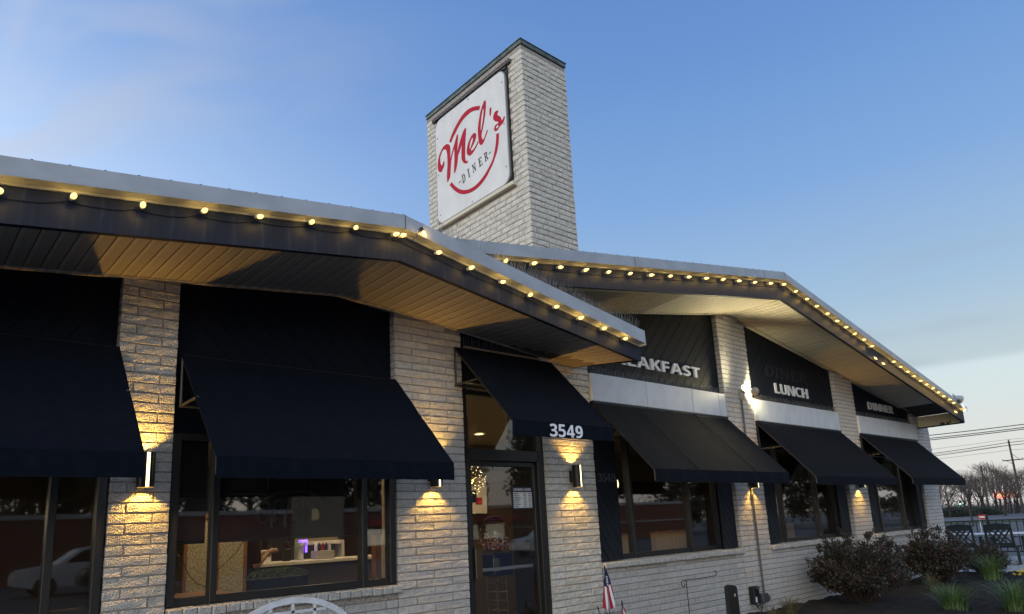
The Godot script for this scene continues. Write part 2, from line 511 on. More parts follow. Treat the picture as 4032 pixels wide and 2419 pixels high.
func brick_rows(parent: Node3D, x0: float, x1: float, y0: float, y1: float, z: float, deep: float, size := BRICK, ends := [0.5], turn := 0.0, top = null, list = null, skip = null) -> void:
	# rows of bricks on a face; x runs along the face, ends holds the length of the first brick of every second row in bricks
	var basis := Basis(Vector3.UP, turn)
	var k0 := int(ceil((y0 - 0.042) / COURSE - 0.01))
	var k := k0
	while 0.042 + (k + 1) * COURSE <= y1 + 0.03:
		var y := 0.042 + (k + 0.5) * COURSE
		var x := x0
		var first := true
		while x < x1 - 0.01:
			var l := size
			if first and k % 2 == 0:
				l = size * ends[0]
			elif first and ends.size() > 1:
				l = size * ends[1]
			first = false
			if x + l > x1 - 0.05:
				l = x1 - x
			var mid := x + l / 2
			var fits: bool = top == null or y + COURSE / 2 < top.call(mid) - 0.005
			if fits and not (skip != null and skip.call(mid, y)):
				var joint := rng.randf_range(0.008, 0.012)
				var p := basis * Vector3(mid, y + rng.randf_range(-0.0015, 0.0015), z + rng.randf_range(-0.003, 0.003))
				var tilt := Basis(Vector3.BACK, rng.randf_range(-0.004, 0.004))
				(bricks if list == null else list).append([Transform3D(basis * tilt, p), snappedf(l - joint, 0.004), parent, deep])
			x += l
		k += 1

func lay_bricks(list: Array, owner_of_rest: Node3D, mats: Array, front: Material = null) -> void:
	# the three hundred that show largest are pieces of their own; the others are joined
	var inv := cam.global_transform.affine_inverse()
	for q in list:
		var p: Vector3 = inv * (q[0].origin as Vector3)
		var seen := p.z < -0.5 and absf(p.x / -p.z) < 0.76 and p.y / -p.z > -0.36 and p.y / -p.z < 0.58
		q.append((q[1] + 0.02) / p.length_squared() * (1.0 if seen else 0.02))
	list.sort_custom(func(a, b): return a[4] > b[4])
	var rest := [MB.new(), MB.new(), MB.new()]
	for i in list.size():
		var q: Array = list[i]
		var s := brick_shape(q[1], q[3], i % 4)
		if i < 300:
			var at: Vector3 = q[0].origin
			var under_sill: bool = at.y > 0.84 and at.y < 0.93 and at.z > -0.03 and (at.x > -2.0 and at.x < -0.85 or at.x > 2.0 and at.x < 4.9 and rng.randf() < 0.3)
			part("brick", s, M.brick_stain if under_sill and mats[0] == M.brick else front if front and at.y > 3.6 and q[0].basis.z.z > 0.5 and rng.randf() < 0.93 else mats[rng.randi() % mats.size()], q[2], (q[2] as Node3D).transform.affine_inverse() * (q[0] as Transform3D))
		else:
			(rest[1 if front and q[0].basis.z.z > 0.5 else 0] as MB).add(s, q[0])
	if (rest[0] as MB).v.size():
		var o := part("bricks", (rest[0] as MB).mesh(), mats[0], owner_of_rest)
		o.set_meta("kind", "stuff")
	if (rest[1] as MB).v.size():
		part("bricks", (rest[1] as MB).mesh(), front, owner_of_rest).set_meta("kind", "stuff")

func soffit_a(x: float) -> float:   # height of the low gable's soffit at the wall
	return 3.627 - (0.109 if x < -1.378 else 0.106) * absf(x + 1.378)

func soffit_b(x: float) -> float:
	return 4.585 - (0.160 if x < 5.34 else 0.146) * absf(x - 5.34)

func wall_top(x: float) -> float:
	return soffit_a(x) if x < 1.75 else soffit_b(x)

func pillar(x0: float, x1: float, ends: Array, high: Callable, base_y := 0.0) -> void:
	var p := empty("brick_pillar", diner)
	var b := MB.new()
	var t0: float = high.call(x0)
	var t1: float = high.call(x1)
	var tm: float = high.call((x0 + x1) / 2)
	var xm := (x0 + x1) / 2
	b.hexa([V(x0 + 0.006, base_y - 0.1, -0.30), V(xm, base_y - 0.1, -0.30), V(xm, base_y - 0.1, -0.011), V(x0 + 0.006, base_y - 0.1, -0.011), V(x0 + 0.006, t0, -0.30), V(xm, tm, -0.30), V(xm, tm, -0.011), V(x0 + 0.006, t0, -0.011)])
	b.hexa([V(xm, base_y - 0.1, -0.30), V(x1 - 0.006, base_y - 0.1, -0.30), V(x1 - 0.006, base_y - 0.1, -0.011), V(xm, base_y - 0.1, -0.011), V(xm, tm, -0.30), V(x1 - 0.006, t1, -0.30), V(x1 - 0.006, t1, -0.011), V(xm, tm, -0.011)])
	part("mortar_core", b.mesh(), M.mortar, p)
	brick_rows(p, x0, x1, 0.0, maxf(tm, maxf(t0, t1)) + 0.08, 0.0, 0.10, BRICK, ends, 0.0, high)

func low_wall(x0: float, x1: float) -> void:
	var p := empty("low_wall", diner)
	var b := MB.new()
	b.box(V((x0 + x1) / 2, 0.40, -0.155), V(x1 - x0 - 0.004, 1.0, 0.28))
	part("mortar_core", b.mesh(), M.mortar, p)
	brick_rows(p, x0, x1, 0.0, 0.915, -0.004, 0.10, BRICK, [0.5])

func sill(x0: float, x1: float, pitch: float) -> void:
	var p := empty("brick_sill", diner)
	var b := MB.new()
	b.box(V((x0 + x1) / 2, 0.945, -0.09), V(x1 - x0 - 0.01, 0.050, 0.26))
	part("mortar_bed", b.mesh(), M.mortar, p)
	var n := int(round((x1 - x0) / pitch))
	var w := (x1 - x0) / n
	for i in n:
		var l := w - rng.randf_range(0.009, 0.013)
		var s := sill_brick(snappedf(l, 0.004), i % 3)
		part("brick", s, [M.brick, M.brick_b, M.brick_c][rng.randi() % 3], p, Transform3D(Basis(Vector3.RIGHT, 0.05 + rng.randf_range(-0.02, 0.02)), V(x0 + (i + 0.5) * w, 0.951 + rng.randf_range(-0.002, 0.002), -0.08 + rng.randf_range(-0.004, 0.004))))

func sill_brick(l: float, variant: int) -> ArrayMesh:
	var key := "sill%.3f %d" % [l, variant]
	if not brick_shapes.has(key):
		var b := MB.new()
		b.cbox(Vector3.ZERO, V(l, 0.062 - 0.002 * variant, 0.27), 0.006)
		brick_shapes[key] = b.mesh()
	return brick_shapes[key]

func grooved_panel(called: String, poly: PackedVector2Array, z: float, thick: float, slope, pitch: float, parent: Node3D, m: Material) -> Node3D:
	# boards with open joints, laid at a slant and cut to the panel's outline; slope is an angle or [angle, angle, x of the change]
	var p := empty(called, parent)
	var gap := 0.004 if m == M.panel_a else 0.008
	var back := MB.new()
	back.prism(poly, Transform3D(Basis.IDENTITY, V(0, 0, z - thick - 0.02)), 0.02 + thick * 0.45)
	part("backing", back.mesh(), m, p)
	var box := Rect2(poly[0], Vector2.ZERO)
	for q in poly:
		box = box.expand(q)
	var zones := [[slope, box.position.x - 1.0, box.end.x + 1.0]]
	if slope is Array:
		zones = [[slope[0], box.position.x - 1.0, slope[2] - 0.004], [slope[1], slope[2] + 0.004, box.end.x + 1.0]]
	for zo in zones:
		var area := PackedVector2Array([Vector2(zo[1], box.position.y - 1), Vector2(zo[2], box.position.y - 1), Vector2(zo[2], box.end.y + 1), Vector2(zo[1], box.end.y + 1)])
		var piece := Geometry2D.intersect_polygons(poly, area)
		if piece.is_empty():
			continue
		var dir := Vector2(cos(zo[0]), sin(zo[0]))
		var nor := Vector2(-dir.y, dir.x)
		var c := box.get_center()
		var span := int(box.size.length() / pitch) + 2
		for i in range(-span, span):
			var o: Vector2 = c + nor * (i * pitch)
			var strip := PackedVector2Array([o - dir * 12.0, o + dir * 12.0, o + dir * 12.0 + nor * (pitch - gap), o - dir * 12.0 + nor * (pitch - gap)])
			for cut in Geometry2D.intersect_polygons(piece[0], strip):
				var b := MB.new()
				b.prism(cut, Transform3D(Basis.IDENTITY, V(0, 0, z - thick)), thick + rng.randf_range(-0.002, 0.002))
				part("board", b.mesh(), m, p)
	return p

func box_part(called: String, c: Vector3, s: Vector3, m: Material, parent: Node, e := 0.0, b := Basis.IDENTITY) -> MeshInstance3D:
	var mb := MB.new()
	if e > 0.0:
		mb.cbox(c, s, e, b)
	else:
		mb.box(c, s, b)
	return part(called, mb.mesh(), m, parent)

func window(x0: float, x1: float, y0: float, y1: float, z: float, posts: Array, shade_to: float, tint: Material) -> Node3D:
	# dark metal window: outer frame, posts, a pane in each light, and a roller shade hanging inside
	var p := empty("window", diner)
	box_part("sill_rail", V((x0 + x1) / 2, y0 + 0.030, z), V(x1 - x0, 0.06, 0.075), M.frame, p, 0.004)
	box_part("head_rail", V((x0 + x1) / 2, y1 - 0.02, z), V(x1 - x0, 0.05, 0.075), M.frame, p, 0.004)
	var edges := [x0 + 0.03] + posts + [x1 - 0.03]
	for e in edges:
		var w := 0.06 if e == edges[0] or e == edges[-1] else 0.05
		box_part("mullion", V(e, (y0 + y1) / 2, z + 0.006), V(w, y1 - y0 - 0.01, 0.10), M.frame, p, 0.004)
	for i in edges.size() - 1:
		var b := MB.new()
		var a: float = edges[i] + 0.02
		var c: float = edges[i + 1] - 0.02
		for dz in [0.010, -0.010]:
			b.box(V((a + c) / 2, (y0 + y1) / 2 + 0.01, z + dz), V(c - a, y1 - y0 - 0.08, 0.005))
		part("pane", b.mesh(), tint, p)
		if shade_to > 0.0:
			var s := box_part("roller_shade", V((a + c) / 2, (shade_to + y1) / 2, z - 0.09), V(c - a - 0.02, y1 - shade_to, 0.006), M.shade, p)
			s.set_meta("label", "dark roller shade pulled most of the way down")
			box_part("shade_bar", V((a + c) / 2, shade_to - 0.012, z - 0.09), V(c - a - 0.02, 0.028, 0.016), M.black, p, 0.004)
	return p

func build_diner() -> void:
	M.shade = mat(0.012, 0.011, 0.011, 0.9)
	M.shade.transparency = BaseMaterial3D.TRANSPARENCY_ALPHA
	M.shade.albedo_color.a = 0.88
	diner = thing("diner_building", "long low diner of off-white painted brick with twin gables and navy eaves", "building")
	# brick piers and the walls below the windows
	pillar(-3.176, -2.765, [0.28, 0.72], soffit_a)
	pillar(-0.816, 0.0, [0.5], soffit_a)
	pillar(4.985, 5.80, [0.5], soffit_b, 0.05)
	pillar(8.87, 9.66, [0.5], soffit_b, 0.05)
	pillar(12.60, 13.535, [0.5], soffit_b, 0.05)
	pillar(-6.30, -5.70, [0.5], soffit_a)
	for q in [[-5.70, -3.176], [-2.765, -0.816], [1.96, 4.985], [5.80, 8.87], [9.66, 12.60]]:
		low_wall(q[0], q[1])
		sill(q[0] - (0.02 if q[0] > 0 else 0.0), q[1] + 0.02, 0.105)
	# side and back walls keep the inside closed
	var shell := MB.new()
	shell.box(V(13.38, 1.7, -4.5), V(0.30, 3.9, 8.4))
	shell.box(V(-6.45, 1.6, -4.5), V(0.30, 3.5, 9.0))
	shell.box(V(3.5, 1.7, -8.9), V(20.2, 4.0, 0.3))
	part("rear_wall", shell.mesh(), M.brick_c, diner)
	# bands of grooved dark boards between the piers, above the windows
	var P := func(x0: float, x1: float, y0: float, f: Callable, ridge: float) -> PackedVector2Array:
		var a := PackedVector2Array([Vector2(x0, y0), Vector2(x1, y0), Vector2(x1, f.call(x1))])
		if ridge > x0 and ridge < x1:
			a.append(Vector2(ridge, f.call(ridge)))
		a.append(Vector2(x0, f.call(x0)))
		return a
	grooved_panel("gable_panel", P.call(-5.70, -3.18, 2.24, soffit_a, 99.0), -0.075, 0.02, 0.95, 0.145, diner, M.panel_a)
	grooved_panel("gable_panel", P.call(-2.762, -0.82, 2.24, soffit_a, -1.378), -0.075, 0.02, -0.83, 0.145, diner, M.panel_a)
	grooved_panel("gable_panel", P.call(1.96, 4.98, 2.60, soffit_b, 99.0), -0.075, 0.02, 0.83, 0.145, diner, M.panel)
	grooved_panel("gable_panel", P.call(5.803, 8.868, 2.60, soffit_b, 99.0), -0.075, 0.02, [0.83, -0.83, 7.33], 0.145, diner, M.panel)
	grooved_panel("gable_panel", P.call(9.662, 12.598, 2.60, soffit_b, 99.0), -0.075, 0.02, -0.83, 0.145, diner, M.panel)
	# windows
	window(-5.70, -3.18, 0.985, 2.26, -0.075, [-4.40, -3.50], 0.0, M.pane_dark)
	window(-2.762, -0.82, 0.985, 2.26, -0.075, [-2.43, -1.136], 1.456, M.pane)
	for x in [1.96, 5.80, 9.66]:
		var bay := 3.025
		window(x + 0.30, x + bay - 0.26, 0.99, 2.62, -0.19, [x + 0.79, x + 2.03], 0.0, M.pane_mid)
		var close := MB.new()
		close.box(V(x + 0.15, 1.8, -0.22), V(0.30, 1.66, 0.05))
		close.box(V(x + bay - 0.13, 1.8, -0.22), V(0.26, 1.66, 0.05))
		part("jamb_lining", close.mesh(), M.black, diner)
		for q in [[x + 0.012, x + 0.435], [x + bay - 0.375, x + bay - 0.012]]:
			grooved_panel("shutter", PackedVector2Array([Vector2(q[0], 0.995), Vector2(q[1], 0.995), Vector2(q[1], 2.60), Vector2(q[0], 2.60)]), -0.055, 0.02, -0.95, 0.10, diner, M.shutter)
			box_part("shutter_edge", V(q[1] - 0.012 if q[0] < x + 1.0 else q[0] + 0.012, 1.80, -0.125), V(0.024, 1.60, 0.10), M.shutter, diner)
		# pale light-box band over each window
		var sp := box_part("spandrel_panel", V(x + 1.49, 3.075, -0.02), V(2.99, 0.345, 0.10), M.spandrel, diner, 0.004)
		for s in [0.36, 0.71, 0.94]:
			box_part("seam", V(x + 2.99 * s, 3.075, 0.0302), V(0.004, 0.343, 0.003), M.spandrel_seam, sp)
		box_part("drip_rail", V(x + 1.49, 2.885, -0.01), V(2.98, 0.03, 0.11), M.black, diner, 0.004)
	box_part("vestibule_wall", V(1.122, 1.45, -0.36), V(0.012, 2.9, 0.48), M.black, diner)
	build_letters()
	build_door()

func text_mesh(s: String, high: float, deep: float, font: String, bold := 400) -> Dictionary:
	# one solid of lettering, its cap height given in metres
	var f := SystemFont.new()
	f.font_names = PackedStringArray([font])
	f.font_weight = bold
	var t := TextMesh.new()
	t.font = f
	t.text = s
	t.font_size = 64
	t.pixel_size = 0.01
	t.depth = deep
	t.curve_step = 1.0
	t.horizontal_alignment = HORIZONTAL_ALIGNMENT_LEFT
	t.vertical_alignment = VERTICAL_ALIGNMENT_CENTER
	var box := t.get_aabb()
	return {"mesh": t, "box": box}

func letters(s: String, x0: float, x1: float, y0: float, high: float, z: float, deep: float, m: Material, parent: Node3D, basis := Basis.IDENTITY, font := "Droid Sans", bold := 700, origin := Vector3.ZERO) -> void:
	# each character its own piece, stretched so that the word runs from x0 to x1 and stands y0 to y0 + high
	var whole := 0.0
	var shapes := []
	for c in s:
		if c == " ":
			whole += 0.25
			shapes.append(null)
			continue
		var d := text_mesh(c, high, 0.02, font, bold)
		shapes.append(d)
		whole += d.box.size.x + 0.05
	var k := (x1 - x0) / (whole - 0.05)
	var x := x0
	for d in shapes:
		if d == null:
			x += 0.25 * k
			continue
		var box: AABB = d.box
		var sc := Vector3(k, high / box.size.y, deep / maxf(box.size.z, 0.001))
		var at := Vector3(x - box.position.x * k, y0 - box.position.y * sc.y, z - box.position.z * sc.z)
		part("letter", d.mesh, m, parent, Transform3D(basis, origin) * Transform3D(Basis.from_scale(sc), at))
		x += (box.size.x + 0.05) * k

func build_letters() -> void:
	var w := empty("breakfast_lettering", diner)
	letters("BREAKFAST", 2.30, 4.46, 3.455, 0.155, -0.073, 0.030, M.letter, w)
	w = empty("lunch_lettering", diner)
	letters("LUNCH", 6.68, 7.86, 3.44, 0.175, -0.073, 0.018, M.letter, w)
	w = empty("dinner_lettering", diner)
	letters("DINNER", 10.45, 11.76, 3.445, 0.155, -0.073, 0.018, M.letter_grey, w)
	w = empty("old_number", diner)
	letters("3549", 2.04, 2.36, 1.925, 0.10, -0.055, 0.006, M.number_grey, w, Basis.IDENTITY, "Droid Serif", 400)
	# ghost of letters that once stood over LUNCH: pale reddish glue marks
	w = empty("glue_marks", diner)
	letters("DINER", 6.43, 7.92, 3.72, 0.19, -0.075, 0.003, M.ghost, w, Basis.IDENTITY, "Droid Serif", 400)

func build_door() -> void:
	# metal and glass door with a transom light between two piers
	var z := -0.10
	var fr := empty("door_frame", diner)
	for x in [0.035, 1.09]:
		box_part("jamb", V(x, 1.50, z), V(0.07 if x < 0.5 else 0.10, 3.0, 0.12), M.frame, fr, 0.004)
	box_part("transom_bar", V(0.55, 2.195, z), V(1.05, 0.12, 0.12), M.frame, fr, 0.004)
	box_part("head", V(0.55, 3.02, z), V(1.12, 0.14, 0.12), M.frame, fr, 0.004)
	box_part("shelf_beam", V(0.55, 2.86, z - 0.02), V(1.05, 0.05, 0.06), M.frame, fr, 0.004)
	var t := MB.new()
	t.box(V(0.555, 2.60, z), V(0.97, 0.70, 0.006))
	part("transom_pane", t.mesh(), M.pane, fr)
	box_part("door_header_panel", V(0.56, 3.30, z + 0.02), V(1.14, 0.42, 0.10), M.panel, diner)
	var d := empty("door", diner)
	box_part("stile", V(0.10, 1.06, z), V(0.055, 2.10, 0.05), M.frame, d, 0.004)
	box_part("stile", V(1.02, 1.06, z), V(0.045, 2.10, 0.05), M.frame, d, 0.004)
	box_part("top_rail", V(0.56, 2.105, z), V(0.90, 0.05, 0.05), M.frame, d, 0.004)
	box_part("bottom_rail", V(0.56, 0.10, z), V(0.90, 0.20, 0.05), M.frame, d, 0.004)
	var b := MB.new()
	b.box(V(0.5625, 1.14, z), V(0.875, 1.88, 0.006))
	part("pane", b.mesh(), M.pane, d)
	box_part("pull_plate", V(0.155, 1.10, z + 0.05), V(0.085, 0.30, 0.03), M.bronze_plate, d, 0.006)
	box_part("push_bar", V(0.56, 1.02, z - 0.06), V(0.86, 0.035, 0.03), M.steel, d, 0.006)
	for q in [1.22, 0.98]:
		box_part("handle_post", V(0.155, q, z + 0.025), V(0.02, 0.02, 0.05), M.bronze_plate, d)
	box_part("door_closer", V(0.62, 2.07, z - 0.06), V(0.30, 0.05, 0.06), M.black, d, 0.006)
	# opening hours behind the glass
	var h := thing("hours_sign", "blue and white business hours sign on the glass door", "sign", V(0.837, 1.745, z + 0.004))
	box_part("board", V(0, 0, 0), V(0.306, 0.235, 0.004), M.blue, h)
	box_part("sheet", V(0, -0.022, 0.0032), V(0.268, 0.168, 0.0015), M.paper, h)
	letters("BUSINESS HOURS", -0.125, 0.125, 0.078, 0.024, 0.003, 0.003, M.paper, h)
	var days := ["MONDAY", "TUESDAY", "WEDNESDAY", "THURSDAY", "FRIDAY", "SATURDAY", "SUNDAY"]
	for i in 7:
		var y := 0.040 - i * 0.0228
		letters(days[i], -0.128, -0.128 + 0.0115 * days[i].length(), y, 0.013, 0.0042, 0.001, M.black, h)
		letters("8:00", 0.010, 0.055, y, 0.012, 0.0042, 0.001, M.black, h)
		letters("2:00", 0.080, 0.125, y, 0.012, 0.0042, 0.001, M.black, h)

const SCRIPT_SHAPES := {   # outlines of the red script, as z and y on the sign's face
	"m": [-1.805, 6.561, -1.799, 6.617, -1.772, 6.702, -1.707, 6.779, -1.630, 6.814, -1.556, 6.803, -1.511, 6.767, -1.493, 6.715, -1.494, 6.648, -1.504, 6.543, -1.461, 6.623, -1.400, 6.718, -1.365, 6.777, -1.329, 6.833, -1.314, 6.835, -1.306, 6.809, -1.317, 6.725, -1.334, 6.570, -1.297, 6.649, -1.250, 6.730, -1.188, 6.812, -1.144, 6.842, -1.122, 6.826, -1.130, 6.745, -1.148, 6.624, -1.164, 6.454, -1.163, 6.384, -1.144, 6.348, -1.113, 6.336, -1.113, 6.315, -1.142, 6.311, -1.189, 6.337, -1.221, 6.377, -1.244, 6.427, -1.243, 6.529, -1.231, 6.643, -1.281, 6.561, -1.317, 6.517, -1.338, 6.424, -1.372, 6.336, -1.407, 6.293, -1.424, 6.303, -1.414, 6.421, -1.402, 6.557, -1.399, 6.655, -1.435, 6.611, -1.477, 6.516, -1.497, 6.412, -1.519, 6.280, -1.550, 6.246, -1.579, 6.230, -1.591, 6.241, -1.588, 6.358, -1.570, 6.493, -1.570, 6.636, -1.584, 6.710, -1.619, 6.751, -1.671, 6.759, -1.718, 6.716, -1.741, 6.658, -1.735, 6.588, -1.712, 6.541, -1.686, 6.546, -1.665, 6.575, -1.647, 6.576, -1.640, 6.553, -1.649, 6.514, -1.678, 6.475, -1.717, 6.446, -1.754, 6.454, -1.790, 6.492],
	"e": [-0.936, 6.668, -0.915, 6.645, -0.909, 6.613, -0.926, 6.566, -0.969, 6.523, -1.012, 6.485, -1.035, 6.462, -1.027, 6.448, -0.998, 6.442, -0.943, 6.464, -0.873, 6.515, -0.865, 6.497, -0.903, 6.459, -0.970, 6.413, -1.039, 6.387, -1.082, 6.400, -1.118, 6.440, -1.126, 6.487, -1.112, 6.536, -1.088, 6.587, -1.037, 6.641, -0.983, 6.671],
	"e_hole": [-0.987, 6.623, -0.980, 6.597, -0.997, 6.560, -1.027, 6.519, -1.050, 6.481, -1.060, 6.497, -1.056, 6.542, -1.036, 6.588, -1.007, 6.620],
	"l": [-0.688, 7.024, -0.678, 6.994, -0.684, 6.905, -0.710, 6.800, -0.742, 6.703, -0.776, 6.624, -0.795, 6.579, -0.797, 6.548, -0.788, 6.512, -0.772, 6.489, -0.754, 6.488, -0.715, 6.533, -0.686, 6.574, -0.671, 6.577, -0.664, 6.562, -0.689, 6.531, -0.737, 6.469, -0.784, 6.429, -0.819, 6.431, -0.838, 6.446, -0.855, 6.481, -0.863, 6.526, -0.869, 6.593, -0.869, 6.671, -0.854, 6.750, -0.825, 6.842, -0.786, 6.932, -0.746, 6.989, -0.714, 7.024],
	"l_hole": [-0.733, 6.927, -0.729, 6.901, -0.740, 6.834, -0.767, 6.729, -0.793, 6.660, -0.806, 6.630, -0.811, 6.651, -0.803, 6.738, -0.783, 6.829, -0.758, 6.898, -0.743, 6.927],
	"apostrophe": [-0.595, 6.867, -0.583, 6.864, -0.573, 6.852, -0.576, 6.811, -0.590, 6.756, -0.604, 6.747, -0.613, 6.761, -0.613, 6.813, -0.606, 6.855],
	"s": [-0.438, 6.734, -0.446, 6.716, -0.458, 6.700, -0.453, 6.682, -0.433, 6.663, -0.405, 6.633, -0.389, 6.601, -0.383, 6.563, -0.360, 6.573, -0.340, 6.594, -0.327, 6.600, -0.317, 6.588, -0.324, 6.563, -0.345, 6.530, -0.377, 6.515, -0.414, 6.504, -0.453, 6.484, -0.484, 6.473, -0.515, 6.481, -0.536, 6.503, -0.537, 6.530, -0.520, 6.557, -0.490, 6.569, -0.453, 6.559, -0.450, 6.575, -0.469, 6.598, -0.511, 6.624, -0.540, 6.662, -0.546, 6.696, -0.531, 6.733, -0.502, 6.754, -0.470, 6.754, -0.446, 6.744],
	"s_hole": [-0.461, 6.541, -0.447, 6.529, -0.448, 6.516, -0.463, 6.507, -0.488, 6.508, -0.500, 6.519, -0.492, 6.535, -0.477, 6.545],
	"upper_arc": [-1.514, 6.816, -1.472, 6.872, -1.410, 6.933, -1.334, 6.991, -1.238, 7.047, -1.151, 7.078, -1.067, 7.086, -0.985, 7.075, -0.892, 7.046, -0.798, 7.003, -0.820, 6.952, -0.896, 6.985, -0.962, 7.006, -1.030, 7.014, -1.114, 7.006, -1.199, 6.984, -1.287, 6.938, -1.362, 6.880, -1.423, 6.834, -1.469, 6.782],
	"lower_arc": [-0.447, 6.423, -0.456, 6.340, -0.476, 6.253, -0.513, 6.165, -0.554, 6.111, -0.589, 6.061, -0.636, 6.017, -0.730, 5.936, -0.837, 5.881, -0.956, 5.853, -1.076, 5.854, -1.183, 5.877, -1.263, 5.909, -1.344, 5.958, -1.425, 6.029, -1.486, 6.097, -1.540, 6.162, -1.488, 6.185, -1.441, 6.124, -1.381, 6.061, -1.300, 5.995, -1.219, 5.951, -1.139, 5.923, -1.046, 5.909, -0.952, 5.913, -0.846, 5.943, -0.752, 5.990, -0.672, 6.046, -0.604, 6.108, -0.562, 6.180, -0.527, 6.278, -0.509, 6.357, -0.502, 6.431],
}

# ---------------------------------------------------------------- tower, roofs, awnings
var tower: Node3D
const SIGN_Z := [-1.845, -0.285]
const SIGN_Y := [5.665, 7.285]

func build_tower() -> void:
	tower = thing("sign_tower", "tall off-white brick tower rising through the roof with green metal cap", "tower")
	var core := MB.new()
	core.box(V(1.5375, 5.24, -1.065), V(0.803, 4.48, 2.108))
	core.box(V(1.5375, 1.45, -0.30), V(0.803, 3.10, 0.58))
	part("mortar_core", core.mesh(), M.mortar, tower)
	var list := []
	var f := empty("front_face", tower)
	brick_rows(f, 1.13, 1.945, 0.0, 3.62, 0.0, 0.08, BRICK, [0.5], 0.0, null, list)
	brick_rows(f, 1.13, 1.945, 3.68, 7.44, 0.0, 0.08, 0.21, [0.42], 0.0, null, list)
	var s := empty("sign_face", tower)
	# the face that carries the sign looks along -x: turned a quarter, its x runs along z
	brick_rows(s, -2.12, 0.0, 4.05, 7.44, -1.13, 0.08, 0.21, [0.45], -PI / 2, null, list, func(u: float, y: float) -> bool: return u > SIGN_Z[0] - 0.02 and u < SIGN_Z[1] + 0.02 and y > SIGN_Y[0] - 0.06 and y < SIGN_Y[1] + 0.1)
	lay_bricks(list, tower, [M.tower_brick, M.tower_brick, M.tower_brick, M.tower_brick_c])
	var cap := MB.new()
	cap.cbox(V(1.5375, 7.520, -1.06), V(0.828, 0.060, 2.134), 0.006)
	cap.cbox(V(1.5375, 7.557, -1.06), V(0.848, 0.012, 2.152), 0.003)
	part("metal_cap", cap.mesh(), M.cap, tower)
	# recess behind the sign: rusty lintel above, pale ledge below, torn flashing round it
	box_part("recess_back", V(1.128, 6.475, -1.065), V(0.012, 1.66, 1.60), M.black, tower)
	box_part("lintel", V(1.110, 7.345, -1.06), V(0.05, 0.055, 1.74), M.rust_grey, tower, 0.004)
	box_part("ledge", V(1.103, 5.632, -1.05), V(0.066, 0.05, 1.66), M.ledge, tower, 0.004)
	for i in 26:
		var u := rng.randf_range(SIGN_Z[0], SIGN_Z[1])
		box_part("mortar_patch", V(1.118, 7.31 + rng.randf_range(-0.015, 0.012), u), V(0.03, rng.randf_range(0.01, 0.03), rng.randf_range(0.02, 0.08)), M.rust_grey, tower, 0.002, Basis(Vector3.RIGHT, rng.randf_range(-0.4, 0.4)))

func build_sign() -> void:
	var s := thing("diner_sign", "square white sign with red script reading Mel's Diner on the brick tower", "sign")
	var xf := Transform3D(Basis(Vector3(0, 0, 1), Vector3(0, 1, 0), Vector3(-1, 0, 0)), V(1.118, 0, 0))   # local x = z, y = y, thickness towards -x
	var rounded := func(grow: float, r: float) -> PackedVector2Array:
		var a := PackedVector2Array()
		var c := [Vector2(SIGN_Z[1], SIGN_Y[1]), Vector2(SIGN_Z[0], SIGN_Y[1]), Vector2(SIGN_Z[0], SIGN_Y[0]), Vector2(SIGN_Z[1], SIGN_Y[0])]
		var inn := [Vector2(-1, -1), Vector2(1, -1), Vector2(1, 1), Vector2(-1, 1)]
		for k in 4:
			for i in 9:
				var an := (k + i / 8.0) * PI / 2
				a.append(c[k] + inn[k] * (r - grow) + Vector2(cos(an), sin(an)) * r)
		return a
	var b := MB.new()
	b.prism(rounded.call(0.0, 0.13), xf, 0.030)
	part("frame", b.mesh(), M.steel, s)
	b = MB.new()
	b.prism(rounded.call(-0.012, 0.12), xf.translated_local(V(0, 0, 0.030)), 0.006)
	part("face", b.mesh(), M.sign_white, s)
	var front := xf.translated_local(V(0, 0, 0.036))
	for key in SCRIPT_SHAPES:
		if key.ends_with("_hole"):
			continue
		var poly := smooth_outline(SCRIPT_SHAPES[key], not key.ends_with("arc"))
		if SCRIPT_SHAPES.has(key + "_hole"):
			poly = with_hole(poly, smooth_outline(SCRIPT_SHAPES[key + "_hole"], true))
		b = MB.new()
		b.prism(poly, front, 0.003)
		part(("letter_" + key) if not key.ends_with("arc") else "ring_arc", b.mesh(), M.sign_red, s)
	# the small word under the script climbs with it
	var diner_at := {"D": [-1.216, 6.123], "I": [-1.102, 6.150], "N": [-0.982, 6.173], "E": [-0.848, 6.198], "R": [-0.724, 6.220]}
	for ch in diner_at:
		var d := text_mesh(ch, 0.13, 0.02, "Droid Serif", 700)
		var box: AABB = d.box
		var k := Vector3(0.072 / box.size.x if ch != "I" else 0.04 / box.size.x, 0.128 / box.size.y, 0.003 / box.size.z)
		var c := box.get_center() * k
		var tilt := Transform3D(Basis(Vector3.BACK, 0.17), V(diner_at[ch][0], diner_at[ch][1], 0.0015))
		part("letter_small", d.mesh, M.sign_black, s, front * tilt * Transform3D(Basis.from_scale(k), -c))
	for q in [[-1.304, 6.107], [-0.647, 6.234]]:
		b = MB.new()
		b.box(V(q[0], q[1], 0.0015), V(0.052, 0.010, 0.003), Basis(Vector3.BACK, 0.17))
		part("dash", b.mesh(), M.sign_black, s, front)
	for q in [[-1.79, 7.0], [-1.79, 6.42], [-1.77, 5.80], [-1.05, 7.24], [-1.05, 5.71], [-0.34, 7.1], [-0.34, 6.5], [-0.34, 5.9]]:
		b = MB.new()
		b.lathe([[0.0, 0.006], [0.011, 0.005], [0.013, 0.0]], 8, front * Transform3D(Basis(Vector3.RIGHT, PI / 2), V(q[0], q[1], 0)))
		part("screw", b.mesh(), M.steel, s)

